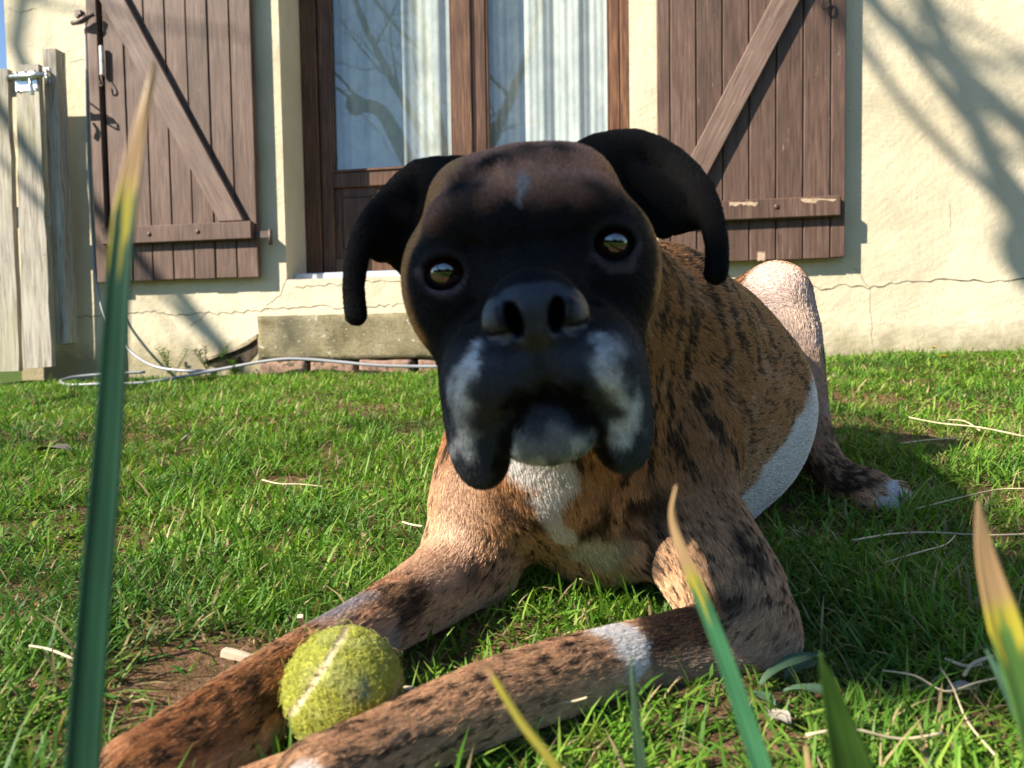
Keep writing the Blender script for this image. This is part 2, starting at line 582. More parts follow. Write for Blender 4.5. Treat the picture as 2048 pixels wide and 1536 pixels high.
# bare wood where the batten's paint has flaked
def flake(x0, x1, y0, y1, seed):
    r = random.Random(seed)
    top = [wall_pt(x0 + (x1 - x0) * t, y0 + r.uniform(-.6, 1.2), .0800) for t in np.linspace(0, 1, 9)]
    bot = [wall_pt(x0 + (x1 - x0) * t, y1 + r.uniform(-5, 3), .0800) for t in np.linspace(1, 0, 11)]
    prism('paint_flake', [(s, z) for s, z in top + bot], -.0805, -.0798, mat_flake, right_shutter, 0)
mat_flake = mat_plain('bare_wood', (.42, .30, .20), .8, .35, 90)
flake(1459, 1515, 404, 411, 3); flake(1602, 1672, 397, 404, 4); flake(1515, 1530, 521, 505, 6)
# hinges, stop and latch
hg = wall_pt(533, 470, .04)
box('hinge_strap', (-1.572, -.058, hg[1] - .014), (-1.512, -.050, hg[1] + .014), M_IRON, left_shutter, .001)
tube('hinge_pin', [(-1.510, -.052, hg[1] - .042), (-1.510, -.052, hg[1] + .020)], .0085, M_IRON, left_shutter, 10)
a = wl(165, 38, .05)
stop = bpy.data.objects.new('shutter_stop', None); link(stop, house)
tube('stop_arm', spline([wl(145, 46, .07), wl(158, 44, .085), wl(172, 36, .085), wl(188, 28, .075)], 5), [.010] * 6 + [.012] * 5 + [.008] * 5, M_IRON, stop, 8)
tube('stop_post', [a + [0, .06, 0], a + [0, -.03, 0]], .009, M_IRON, stop, 8)
box('stop_plate', a + [-.012, -.03, .004], a + [.016, .0, .026], M_IRON, stop, .002)
la = wl(202, 120, .07)
box('latch_plate', la + [-.010, -.004, -.065], la + [.010, .010, .060], mat_plain('worn_latch', (.55, .50, .44), .5, .3, 60), left_shutter, .004, .0015, 5)
tube('latch_ring', spline([la + [0, -.006, -.062], la + [.010, -.012, -.085], la + [.012, -.010, -.105], la + [-.002, -.008, -.108], la + [-.004, -.006, -.085]], 4), .003, M_IRON, left_shutter, 6)
lb = wl(1650, 8, .06)
tube('ring_hook', [lb + [math.cos(t) * .013, -.010, math.sin(t) * .020] for t in np.linspace(0, 6.2, 14)], .0035, M_IRON, right_shutter, 6)

# glazed double door, set back in the opening
door = bpy.data.objects.new('double_door', None); link(door, house)
door['label'] = 'glazed brown double door with wooden panels below'
def db(nm, s0, s1, z0, z1, y0, y1, mat=None, bev=.003): return box(nm, (s0, y0, z0), (s1, y1, z1), mat or M_DOOR, door, bev)
db('frame_post', OP0 + .001, -1.398, SILL_Z + .02, LINT, .190, .270)
db('frame_post', -.100, OP1 - .001, SILL_Z + .02, LINT, .190, .270)
db('frame_head', -1.398, -.100, 2.47, LINT - .001, .190, .270)
ZB, ZR = 1.006, .930                                          # glass bottom, rail bottom
for i, (s0, g0, g1, s1) in enumerate(((-1.395, -1.343, -.800, -.709), (-.703, -.656, -.144, -.103))):
    db('stile', s0, g0, .555, 2.465, .205, .250)
    db('stile', g1, s1, .555, 2.465, .205, .250)
    db('rail', g0, g1, ZR, ZB - .012, .207, .248)
    db('rail', g0, g1, .555, .625, .207, .248)
    db('rail', g0, g1, 2.40, 2.465, .207, .248)
    box('panel', (g0 + .001, .226, .626), (g1 - .001, .240, ZR - .001), M_DOOR, door, 0)
    box('panel_moulding', (g0 + .035, .216, .665), (g1 - .035, .2255, ZR - .040), M_DOOR, door, .006)
    for a_, b_, c_, d_ in ((g0, g0 + .010, ZB, 2.40), (g1 - .010, g1, ZB, 2.40)):
        db('glazing_bead', a_ + .0005, b_ - .0005, c_, d_, .210, .222, None, .002)
    db('glazing_bead', g0 + .0005, g1 - .0005, ZB - .0115, ZB - .001, .200, .224, None, .002)
    gp = box('glass_pane', (g0 + .004, .226, ZB + .001), (g1 - .004, .230, 2.399), M_GLASS, door, 0)
db('cover_and_shade_strip', -.7085, -.7035, .56, 2.46, .2035, .2048, mat_plain('gap_shadow', (.02, .012, .01), .9), 0)  # near-black strip standing in for the shade between the two leaves
db('cover_and_shade_strip', -.742, -.716, .56, 2.46, .1965, .2045)
box('door_sill', (OP0 + .002, .060, SILL_Z + .0005), (OP1 - .002, .320, SILL_Z + .030), M_SILL, door, .004)

def curtain(s0, s1, y, label, seed):
    """pleated net: a hanging sheet with folds of uneven depth"""
    r = random.Random(seed)
    n = 160
    ph, f = [r.uniform(0, 6.28) for _ in range(4)], [r.uniform(7, 10), r.uniform(15, 20), r.uniform(30, 38), r.uniform(3, 5)]
    V, Fc = [], []
    zs = np.linspace(.62, 2.44, 14)
    for j, z in enumerate(zs):
        for i in range(n + 1):
            t = i / n
            sway = .18 * (z - .62)
            d = .009 * math.sin(f[0] * 6.28 * t * .5 + ph[0] + sway) + .003 * math.sin(f[1] * 6.28 * t * .5 + ph[1] - sway) + .0015 * math.sin(f[2] * 6.28 * t * .5 + ph[2]) + .010 * math.sin(f[3] * t + ph[3])
            V.append((s0 + (s1 - s0) * t, y + d, z))
    for j in range(len(zs) - 1):
        for i in range(n):
            a = j * (n + 1) + i
            Fc.append((a, a + 1, a + n + 2, a + n + 1))
    o = mesh_obj('curtain', V, Fc, M_CURTAIN, None, True)
    o.location, o.rotation_euler = HO, (0, 0, -YAW)
    tag(o, label, 'curtain', 'net curtains behind the door glass')
curtain(-1.375, -.775, .310, 'white net curtain hanging behind the left door pane', 3)
curtain(-.690, -.112, .310, 'white net curtain hanging behind the right door pane', 8)

# cracks in the plaster
def crack(pts, w, seed, off=.0012):
    r = random.Random(seed)
    P = [np.array(wall_pt(x, y)) for x, y in pts]
    path = []
    for a, b in zip(P[:-1], P[1:]):
        n = max(2, int(np.linalg.norm(b - a) / .018))
        for k in range(n):
            q = a + (b - a) * k / n
            path.append(q + [r.uniform(-.003, .003), r.uniform(-.007, .007)])
    path.append(P[-1])
    V, Fc = [], []
    for i, q in enumerate(path):
        ww = w * r.uniform(.35, 1.3) * (.25 if i in (0, len(path) - 1) else 1)
        V += [(q[0], -off, q[1] + ww), (q[0], -off, q[1] - ww), (q[0], .004, q[1] - ww), (q[0], .004, q[1] + ww)]
        if i:
            a, b = 4 * i - 4, 4 * i
            for k in range(4): Fc.append((a + k, a + (k + 1) % 4, b + (k + 1) % 4, b + k))
    mesh_obj('crack', V, Fc, M_DARK, house)
crack([(150, 634), (230, 628), (300, 622), (352, 632), (400, 626), (470, 626), (520, 620), (575, 616), (640, 612), (690, 616), (760, 612), (830, 606)], .0015, 1)
crack([(572, 560), (560, 590), (530, 612)], .0010, 2)
crack([(590, 575), (640, 570), (700, 568), (760, 560), (810, 566)], .0010, 3)
crack([(1600, 566), (1640, 578), (1690, 571), (1735, 575), (1790, 566), (1860, 560), (1900, 557), (1960, 562), (2048, 560), (2120, 566)], .0019, 4)
crack([(1705, 536), (1722, 556), (1738, 575), (1742, 640), (1745, 690)], .0008, 5)
crack([(1898, 408), (1902, 430), (1900, 455)], .0009, 6)
crack([(140, 122), (165, 118), (178, 122)], .0008, 7)
crack([(15, 18), (40, 24), (75, 18)], .0008, 8)
crack([(380, 655), (420, 620)], .0007, 9)

# plaster broken away beside the step: a dark flat patch for the cavity, and a lip
def blob(name, pts, y0, y1, mat, parent):
    return prism(name, [wall_pt(x, y) for x, y in pts], y0, y1, mat, parent, 0)
blob('broken_plaster', [(405, 726), (440, 712), (470, 700), (495, 690), (514, 676), (518, 690), (512, 708), (498, 722), (470, 732), (430, 735)], -.004, .01, mat_plain('cavity_dark', (.060, .042, .026), .95, .5, 40), house)
blob('plaster_lip', [(400, 718), (430, 711), (455, 703), (480, 692), (500, 679), (517, 668), (516, 677), (498, 690), (474, 701), (444, 712), (412, 723)], -.016, .01, mat_plain('broken_edge', (.34, .28, .19), .95, .4, 50), house)

# stone step on a course of old bricks
step = empty('stone_step', wall_world(-.80, -.10, .19), -YAW)
tag(step, 'long rough sandstone step below the glazed door', 'step')
def rough_block(name, lo, hi, mat, parent, amp=.006, n=(60, 6, 9), seed=0):
    bm = bmesh.new()
    lo, hi = np.asarray(lo, float), np.asarray(hi, float)
    P, Q, ids = [], [], {}
    def vid(i, j, k):
        if (i, j, k) not in ids:
            ids[(i, j, k)] = len(P)
            P.append(lo + (hi - lo) * np.array([i / n[0], j / n[1], k / n[2]]))
        return ids[(i, j, k)]
    for ax in range(3):
        u, w = [(1, 2), (2, 0), (0, 1)][ax]
        for side in (0, n[ax]):
            for a in range(n[u]):
                for b in range(n[w]):
                    f = []
                    for da, db_ in ((0, 0), (1, 0), (1, 1), (0, 1)):
                        c = [0, 0, 0]; c[ax] = side; c[u] = a + da; c[w] = b + db_
                        f.append(vid(*c))
                    Q.append(f if side else f[::-1])
    P = np.array(P)
    c = (lo + hi) / 2
    e = np.abs((P - c) / (hi - lo) * 2)
    corner = np.sort(e, axis=1)[:, 1]                          # near an edge
    P += (np.stack([fbm(P, 14, 4, seed + s) for s in (1, 2, 3)], 1) - .5) * 2 * amp
    P -= (P - c) / (np.linalg.norm(P - c, axis=1, keepdims=True) + 1e-9) * (smooth(.90, 1.0, corner) * amp * 1.1)[:, None]
    o = np_mesh(name, P, np.array(Q), mat, parent, smooth_shade=True)
    return o
o_ = np.array([-.80, -.10, .19])
sl = rough_block('slab', np.array([-1.548, -.125, .188]) - o_, np.array([-.10, -.001, .368]) - o_, M_STONE, step, .007)
bx0 = -1.545
for i in range(6):
    r = random.Random(50 + i)
    w_ = r.uniform(.20, .235)
    rough_block('brick', np.array([bx0, -.118 + r.uniform(-.012, .008), .118]) - o_, np.array([bx0 + w_ - .012, -.002, .186]) - o_, M_BRICK, step, .006, (10, 4, 5), i * 9)
    bx0 += w_

# grey hose: down the wall beside the shutter, then along the foot of the wall
def gp(px, py, y):                                           # a point lying on the lawn
    p = at(px, py, y); return p
hose_px = [(171, 48, .045), (174, 130, .040), (175, 220, .035), (178, 330, .032), (184, 440, .030), (190, 540, .032), (200, 600, .05), (214, 640, .07), (240, 680, .09), (272, 712, .12), (310, 733, .15), (360, 741, .17), (420, 741, .18),
           (470, 733, .18), (520, 724, .17), (570, 718, .165), (620, 719, .16), (680, 724, .16), (760, 731, .16), (860, 733, .15), (960, 731, .15)]
hp = []
for x, y, o in hose_px:
    q = wl(x, y, o)
    hp.append(wall_world(*q))
hose = tube('garden_hose', spline(hp, 5), .0062, M_HOSE, None, 10)
tag(hose, 'grey hose running down the wall and along the step', 'hose')
hp2 = [(470, 735, .20), (420, 745, .22), (350, 758, .30), (280, 768, .35), (200, 770, .38), (140, 772, .38), (122, 765, .34), (150, 756, .28), (215, 750, .24), (290, 746, .2)]
hose2 = tube('garden_hose', spline([wall_world(*(wl(x, y, o) + [0, 0, .004])) for x, y, o in hp2], 5), .0062, M_HOSE, None, 10)
tag(hose2, 'pale hose end looped in the grass near the gate', 'hose')

# ------------------------------------------------------------------ the old plank gate
gate = empty('plank_gate', wall_world(-2.6, -.12, .15), -YAW)
tag(gate, 'weathered grey plank gate with a steel bolt', 'gate')
g0 = np.array([-2.6, -.12, .15])
def gplank(nm, corners, off, th, mat=None, seed=0, wav=.004):
    """plank from its four corners in the photo: top-left, top-right, bottom-right, bottom-left"""
    tl, tr, br, bl = [np.array(wall_pt(x, y, off)) for x, y in corners]
    r = random.Random(seed)
    n = 14
    V, Fc = [], []
    for i in range(n + 1):
        t = i / n
        a, b = tl + (bl - tl) * t, tr + (br - tr) * t
        wl_, wr = r.uniform(-wav, wav), r.uniform(-wav, wav)
        for (s, z), w_ in ((a, wl_), (b, wr)):
            V.append(np.array([s + w_, -off + r.uniform(-.001, .001), z]) - g0)
        for (s, z), w_ in ((b, wr), (a, wl_)):
            V.append(np.array([s + w_, -off + th, z]) - g0)
    for i in range(n):
        a = 4 * i
        for k in range(4): Fc.append((a + k, a + 4 + k, a + 4 + (k + 1) % 4, a + (k + 1) % 4))
    Fc += [(0, 1, 2, 3), tuple(4 * n + k for k in (3, 2, 1, 0))]
    return mesh_obj(nm, V, Fc, mat or M_FENCE, gate)
gplank('plank', ((-60, 132), (14, 138), (38, 742), (-55, 745)), .16, .024, seed=1)
gplank('plank', ((31, 130), (75, 128), (103, 733), (45, 738)), .165, .022, seed=2)
gplank('post', ((85, 98), (111, 97), (136, 686), (112, 690)), .125, .055, seed=3, wav=.003)
gplank('rail', ((-50, 150), (50, 146), (52, 190), (-50, 194)), .140, .020, seed=4, wav=.001)
gplank('rail', ((-50, 417), (96, 412), (98, 452), (-50, 457)), .142, .020, seed=5, wav=.001)
bolt = bpy.data.objects.new('bolt_latch', None); link(bolt, gate)
def gl(x, y, off): return wl(x, y, off) - g0
def gbox(nm, x0, y0, x1, y1, off, th, bev=.001):
    a, b = gl(x0, y1, off), gl(x1, y0, off)
    return box(nm, (a[0], a[1], a[2]), (b[0], a[1] + th, b[2]), M_STEEL, bolt, bev)
gbox('back_plate', 31, 141, 73, 184, .1685, .003)
tube('bolt_rod', [gl(21, 154, .182), gl(97, 149, .182)], .0095, M_STEEL, bolt, 12)
gbox('guide', 33, 145, 70, 160, .180, .012, .003)
gbox('keeper_tab', 86, 134, 98, 146, .129, .003)
gbox('keeper_tab', 88, 158, 99, 169, .129, .003)
tube('keeper_loop', spline([gl(91, 142, .131), gl(92, 146, .190), gl(93, 152, .195), gl(93, 160, .190), gl(93, 165, .131)], 5), .004, M_STEEL, bolt, 8)
tube('bolt_handle', spline([gl(60, 158, .190), gl(61, 166, .197), gl(63, 176, .195), gl(65, 190, .190)], 5), [.006] * 6 + [.007] * 5 + [.008] * 5, M_STEEL, bolt, 8)
for x, y in ((34, 146), (51, 144), (69, 142), (36, 182), (71, 177), (92, 139), (93, 163)):
    q = gl(x, y, .170 if x < 80 else .131)
    bm = bmesh.new(); bmesh.ops.create_uvsphere(bm, u_segments=8, v_segments=5, radius=.004)
    me = bpy.data.meshes.new('screw'); bm.to_mesh(me); bm.free(); me.materials.append(M_IRON)
    o = link(bpy.data.objects.new('screw', me), bolt); o.location = q
# ------------------------------------------------------------------ bare tree in the garden, left of the picture: its limbs shade the wall, the lawn and the dog's head
def sun_pt(p, t): return np.asarray(p, float) + SUN * t
TB = np.array([-3.0, -3.5, -.60])
tree = empty('bare_tree', (-3.0, -3.5, float(ground_z(-3.0, -3.5))))
tag(tree, 'leafless garden tree behind the viewer, seen reflected in the door glass', 'tree')
tr_v, tr_f = [], []
def limb(pts, r0, r1, per=6, n=9):
    P = spline(pts, per)
    k = len(P)
    R = r0 + (r1 - r0) * np.linspace(0, 1, k) ** .8
    V, Fc = tube_mesh(P, R, n)
    b = len(tr_v)
    tr_v.extend(V); tr_f.extend(tuple(i + b for i in f) for f in Fc)
    return P, R
rt = random.Random(12)
def grow(p, d, L, r, depth):
    """a branch that wanders, thins and forks"""
    pts = [p]
    q, dd = np.array(p), np.array(d) / np.linalg.norm(d)
    n = 4
    for i in range(n):
        dd = dd + np.array([rt.uniform(-.28, .28) for _ in range(3)]) + [0, 0, .05]
        dd /= np.linalg.norm(dd)
        q = q + dd * L / n
        pts.append(q)
    P, R = limb(pts, r, r * .45, 3, 7 if r > .015 else 4)
    if depth <= 0: return
    for k in range(rt.choice((3, 4, 4, 5))):
        i = rt.randrange(len(P) // 3, len(P))
        s = np.array([rt.uniform(-1, 1) for _ in range(3)])
        t = P[min(i + 1, len(P) - 1)] - P[max(i - 1, 0)]
        t /= np.linalg.norm(t) + 1e-9
        nd = t * .55 + s * .75
        grow(P[i], nd, L * rt.uniform(.5, .75), max(R[i] * rt.uniform(.5, .7), .0022), depth - 1)
def t_out(P, i):
    t = P[min(i + 1, len(P) - 1)] - P[i - 1]
    return t / np.linalg.norm(t)
fork = np.array([-3.05, -3.2, 2.0])
tP, tR = limb([TB, TB + [.05, .02, 1.0], TB + [.15, .05, 1.7], fork], .21, .165)
tree_trunk_v, tree_trunk_f = list(tr_v), list(tr_f)
tr_v.clear(); tr_f.clear()
# main limbs (each passes between the sun and the place it shades)
A = sun_pt(at(1085, 640, .46), 4.6)
def wsun(px, py, t): return sun_pt(wall_world(*wl(px, py)), t)
limbs = [
    [fork, fork + (A - fork) * .45 + [0, 0, -.05], A + [.16, -.34, -.02], A + [.02, -.04, .0]],                 # shades the dog's head
    [fork, sun_pt((1.35, .45, 0), 5.3), sun_pt((2.2, 1.7, .05), 6.0), wsun(2150, 640, 6.3), wsun(2040, 440, 6.4), wsun(1950, 240, 6.5), wsun(1850, 0, 6.6), wsun(1700, -300, 6.8)],  # shades the right of the wall
    [sun_pt((2.2, 1.7, .05), 6.0), wsun(2050, 260, 6.5), wsun(1800, 60, 6.6), wsun(1640, -120, 6.7), wsun(1450, -400, 6.9)],
    [fork, sun_pt((-1.3, -.6, 0), 3.9), sun_pt((-2.0, 1.2, .1), 4.7), wsun(90, 230, 5.7), wsun(330, -150, 6.4)],
    [fork, fork + [-.6, -.2, 1.1], fork + [-1.3, -.1, 2.4], fork + [-1.7, .3, 3.8]],
    [fork, fork + [.4, -.4, 1.2], fork + [.9, -.5, 2.4], fork + [1.0, -.9, 3.8]],
]
radii = [(.130, .065), (.065, .026), (.05, .015), (.08, .015), (.10, .03), (.10, .03)]
for L_, (ra, rb) in zip(limbs, radii):
    P, R = limb(L_, ra, rb, 6, 10)
    if L_ is limbs[0]: tree_bulk = len(P)
    for i in range(4, len(P), 4):
        if L_ is limbs[0]:
            if i > len(P) - 7: grow(P[i], t_out(P, i) * .5 + np.array([-.2, .3, .8]), 1.3, .018, 2); grow(P[i], t_out(P, i) + np.array([.3, .6, .4]), 1.1, .015, 2)
            continue
        t = P[min(i + 1, len(P) - 1)] - P[i - 1]
        t /= np.linalg.norm(t)
        grow(P[i], t * .6 + np.array([rt.uniform(-1, 1), rt.uniform(-1, 1), rt.uniform(-.2, .9)]) * .8, rt.uniform(.8, 1.5), R[i] * .5, 2)
loc = np.array(tree.location)
mesh_obj('trunk', np.array(tree_trunk_v) - loc, tree_trunk_f, M_BARK, tree, True)
mesh_obj('crown', np.array(tr_v) - loc, tr_f, M_BARK, tree, True)

# mistletoe clump added at the end of the lowest limb to shade the dog's face
def build_shade_clump():
    rg = np.random.default_rng(9)
    c = A + np.array([.008, -.018, .012])
    root = empty('face_shade_clump', c)
    tag(root, 'unseen mistletoe clump added on the lowest limb to shade the face of the dog', 'mistletoe')
    mt = mat_leaf('shade_clump_leaf', [(.3, (.06, .10, .02)), (.7, (.16, .21, .05))], .5, .2)
    n = 5200
    d = rg.normal(0, 1, (n, 3)); d /= np.linalg.norm(d, axis=1, keepdims=True)
    p = d * (rg.random(n) ** .45)[:, None] * .104
    a = d + rg.normal(0, .6, (n, 3)); a /= np.linalg.norm(a, axis=1, keepdims=True)
    b = np.cross(a, rg.normal(0, 1, (n, 3))); b /= np.linalg.norm(b, axis=1, keepdims=True)
    L = rg.uniform(.012, .024, n)[:, None]
    V = np.stack([p - a * L, p + b * L * .35, p + a * L, p - b * L * .35], 1).reshape(-1, 3)
    o = np_mesh('leaves', V, np.arange(n * 4).reshape(-1, 4), mt, root, smooth_shade=False)
    tag(o, kind='stuff')
    for k in range(26):
        e = rg.normal(0, 1, 3); e /= np.linalg.norm(e)
        tube('twig', spline([np.zeros(3), e * .06 + rg.normal(0, .01, 3), e * .098], 3), [.007] * 4 + [.003] * 3, M_BARK, root, 5)
build_shade_clump()
# ------------------------------------------------------------------ evergreen hedge added behind the viewer to keep pale low sky out of reflections
def build_hedge():
    rg = np.random.default_rng(5)
    root = empty('added_hedge', (0, -9.0, float(ground_z(0, -9))))
    tag(root, 'evergreen hedge added behind the viewer to cut the low sky from reflections', 'hedge')
    xs = np.linspace(-16, 16, 130)
    V, Q = [], []
    zs = np.linspace(0, 1, 9)
    for i, x in enumerate(xs):
        h = 2.3 + .4 * math.sin(x * .9) + .35 * math.sin(x * 2.3 + 1) + rg.uniform(-.15, .15)
        for j, t in enumerate(zs):
            V.append((x, .35 * math.sin(x * 1.7 + t * 5) + .45 * math.sin(math.pi * t) + rg.uniform(-.08, .08), h * t))
        for j, t in enumerate(zs):
            V.append((x, -1.2 - .4 * math.sin(math.pi * t), h * t))
    m = len(zs)
    for i in range(len(xs) - 1):
        a, b = i * 2 * m, (i + 1) * 2 * m
        for j in range(m - 1):
            Q.append((a + j, b + j, b + j + 1, a + j + 1))
            Q.append((a + m + j, a + m + j + 1, b + m + j + 1, b + m + j))
        Q.append((a + m - 1, b + m - 1, b + 2 * m - 1, a + 2 * m - 1))
    mt = mat_leaf('hedge_leaf', [(.3, (.018, .035, .010)), (.7, (.060, .105, .026))], .5, .15)
    mesh_obj('hedge_body', V, Q, mt, root)
    Vn = np.array(V)
    n = 9000
    k = rg.choice(len(Vn), n)
    c = Vn[k] + rg.normal(0, .16, (n, 3))
    a = rg.normal(0, 1, (n, 3)); a /= np.linalg.norm(a, axis=1, keepdims=True)
    b = np.cross(a, rg.normal(0, 1, (n, 3))); b /= np.linalg.norm(b, axis=1, keepdims=True)
    L = rg.uniform(.05, .12, n)[:, None]
    LV = np.stack([c - a * L, c + b * L * .4, c + a * L, c - b * L * .4], 1).reshape(-1, 3)
    o = np_mesh('leaves', LV, np.arange(n * 4).reshape(-1, 4), mt, root, smooth_shade=False)
    tag(o, kind='stuff')
build_hedge()
# ------------------------------------------------------------------ the dog: one continuous skin grown from blended volumes
def v3(*a): return np.array(a, float)

E_C = at(1056, 514, .47)                         # head frame: between the eyes
_hy = CAM - E_C
_hy = _hy / np.linalg.norm(_hy)
_hx = np.cross(_hy, v3(0, 0, 1)); _hx = -_hx / np.linalg.norm(_hx)
_hx = _hx if _hx[0] > 0 else -_hx
_hz = np.cross(_hx, _hy); _hz = _hz if _hz[2] > 0 else -_hz
_a = math.radians(6)
HX = math.cos(_a) * _hx + math.sin(_a) * _hz
HZ = -math.sin(_a) * _hx + math.cos(_a) * _hz
HY = _hy
HM = np.stack([HX, HY, HZ])                       # rows: world -> head
def hw(x, y, z): return E_C + x * HX + y * HY + z * HZ
def to_head(p): return (p - E_C) @ HM.T

def d_cone(p, a, b, r1, r2):
    """exact distance to a round cone"""
    ba = b - a
    l2 = ba @ ba
    rr = r1 - r2
    if l2 < rr * rr + 1e-10:
        return np.linalg.norm(p - (a if r1 > r2 else b), axis=1) - max(r1, r2)
    a2, il2 = l2 - rr * rr, 1 / l2
    pa = p - a
    y = pa @ ba
    z = y - l2
    q = pa * l2 - np.outer(y, ba)
    x2 = np.einsum('ij,ij->i', q, q)
    y2, z2 = y * y * l2, z * z * l2
    k = np.sign(rr) * rr * rr * x2
    d = (np.sqrt(x2 * a2 * il2) + y * rr) * il2 - r1
    m1 = np.sign(z) * a2 * z2 > k
    d = np.where(m1, np.sqrt(x2 + z2) * il2 - r2, d)
    m2 = ~m1 & (np.sign(y) * a2 * y2 < k)
    return np.where(m2, np.sqrt(x2 + y2) * il2 - r1, d)
def d_seg(p, a, b):
    ba = b - a
    t = np.clip(((p - a) @ ba) / (ba @ ba), 0, 1)
    return np.linalg.norm(p - a - t[:, None] * ba, axis=1)
def d_ell(p, c, M, r):
    q = (p - c) @ M.T
    k0 = np.linalg.norm(q / r, axis=1)
    k1 = np.linalg.norm(q / (r * r), axis=1)
    return k0 * (k0 - 1) / np.maximum(k1, 1e-9)

OPS = []                                          # (op, kind, data, k, centre, bound, flow, group)
def cone(a, b, r1, r2, k=.02, op='add', flow=None, g='body'):
    a, b = np.asarray(a, float), np.asarray(b, float)
    fl = (b - a) / (np.linalg.norm(b - a) + 1e-9) if flow is None else np.asarray(flow, float)
    OPS.append((op, 'c', (a, b, r1, r2), k, (a + b) / 2, np.linalg.norm(b - a) / 2 + max(r1, r2), fl, g))
def ell(c, r, M=np.eye(3), k=.02, op='add', flow=(0, 1, 0), g='body'):
    c, r = np.asarray(c, float), np.asarray(r, float)
    OPS.append((op, 'e', (c, M, r), k, c, r.max(), np.asarray(flow, float), g))
def chain(pts, k=.02, g='body', flow=None):
    """a limb: tapered segments end to end, joined without swelling at the joints"""
    P_ = np.array([p for p, _ in pts]); R_ = np.array([r for _, r in pts])
    # round the corners of the limb and of its taper with a smooth spline
    t = np.linspace(0, len(pts) - 1, (len(pts) - 1) * 2 + 1)
    def cr(A):
        i = np.clip(np.floor(t).astype(int), 0, len(A) - 2); u = t - i
        u = u.reshape((-1,) + (1,) * (A.ndim - 1))
        g_ = lambda j: A[np.clip(j, 0, len(A) - 1)]
        a, b, c, d = g_(i - 1), g_(i), g_(i + 1), g_(i + 2)
        return .5 * (2 * b + (c - a) * u + (2 * a - 5 * b + 4 * c - d) * u ** 2 + (3 * b - a - 3 * c + d) * u ** 3)
    P2, R2 = cr(P_), cr(R_)
    fl = (P_[-1] - P_[0]) if flow is None else np.asarray(flow, float)
    c = (P2.min(0) + P2.max(0)) / 2
    OPS.append(('add', 'k', (P2, R2), k, c, np.linalg.norm(P2 - c, axis=1).max() + R_.max(), fl / np.linalg.norm(fl), g))
def rotm(ax, deg):
    return np.array(Matrix.Rotation(math.radians(deg), 3, ax))
def hell(c, r, k=.02, op='add', rot=None, flow=None):
    M = HM if rot is None else rot @ HM
    ell(hw(*c), r, M, k, op, -HY if flow is None else flow, 'head')
def hcone(a, b, r1, r2, k=.02, op='add', flow=None):
    cone(hw(*a), hw(*b), r1, r2, k, op, -HY if flow is None else flow, 'head')

BACK = v3(.35, .93, -.05)
# torso
chain([(at(1265, 850, .78), .118), (at(1378, 818, .93), .143), (at(1415, 800, 1.08), .134), (at(1440, 740, 1.28), .105)], .05, flow=BACK)
cone(at(1330, 640, .76), at(1372, 668, .92), .070, .074, .05, flow=BACK)               # withers
cone(at(1215, 1050, .70), at(1400, 1000, .95), .050, .055, .04, flow=BACK)             # keel of the chest
cone(at(1085, 930, .645), at(1180, 960, .72), .060, .085, .04, flow=(.3, .2, -.9))     # breast
# neck
cone(hw(0, -.085, .0), at(1270, 720, .78), .064, .098, .04, flow=(.4, .75, -.4))
cone(hw(0, -.06, -.05), at(1150, 850, .69), .050, .085, .04, flow=(.2, .4, -.85))
# near fore leg (picture right): shoulder, upper arm, elbow, forearm, paw
chain([(at(1290, 880, .71), .074), (at(1362, 1030, .665), .052), (at(1455, 1175, .605), .044), (at(1500, 1262, .572), .0335)], .03)
ell(at(1325, 930, .71), (.050, .055, .070), k=.03, flow=(.3, -.1, -.9))
chain([(at(1500, 1265, .572), .0335), (at(1400, 1290, .548), .0270), (at(1270, 1310, .522), .0218), (at(1120, 1355, .486), .0232), (at(980, 1402, .452), .0226),
       (at(830, 1468, .418), .0205), (at(735, 1522, .394), .0215), (at(650, 1572, .374), .0235)], .012)
for dx, dy in ((-.012, .026), (0.0, .010), (.004, -.010), (.000, -.028)):                # toes
    b0 = at(640, 1585, .370); fwd = v3(-.92, -.38, 0); sd_ = v3(-.38, .92, 0)
    cone(b0 + sd_ * dy * .8, b0 + fwd * (.040 + dx) + sd_ * dy + v3(0, 0, -.006), .0125, .0115, .008, flow=fwd)
# far fore leg (picture left)
chain([(at(1030, 920, .70), .068), (at(975, 1010, .685), .052), (at(950, 1120, .672), .040)], .03)
chain([(at(935, 1120, .668), .040), (at(880, 1170, .630), .0320), (at(770, 1238, .560), .0248), (at(690, 1288, .523), .0236), (at(600, 1346, .486), .0246),
       (at(500, 1420, .450), .0262), (at(400, 1494, .417), .0265), (at(300, 1568, .388), .0280)], .014)
for dy in (-.026, -.009, .009, .026):
    b0 = at(300, 1568, .388); fwd = v3(-.72, -.69, 0); sd_ = v3(-.69, .72, 0)
    cone(b0 + sd_ * dy * .8, b0 + fwd * (.045 - abs(dy) * .4) + sd_ * dy + v3(0, 0, -.008), .0125, .0115, .008, flow=fwd)
# hind leg (picture right)
chain([(at(1430, 720, 1.28), .100), (at(1500, 640, 1.22), .068), (at(1549, 592, 1.15), .0490)], .03)
chain([(at(1553, 596, 1.15), .0480), (at(1583, 660, 1.13), .0400), (at(1604, 750, 1.10), .0310), (at(1622, 850, 1.05), .0250), (at(1645, 918, 1.02), .0240),
       (at(1690, 962, .99), .0250), (at(1740, 980, .97), .0260)], .014)
cone(at(1618, 850, 1.10), at(1622, 935, 1.09), .012, .020, .015)                         # heel
for k_, (ox, oy) in enumerate(((1795, 978), (1800, 992), (1775, 1006), (1735, 1012))):
    cone(at(1735 - 6 * k_, 982 + 4 * k_, .97 - .004 * k_), at(ox, oy, .955 - .012 * k_), .0135, .0105, .007)

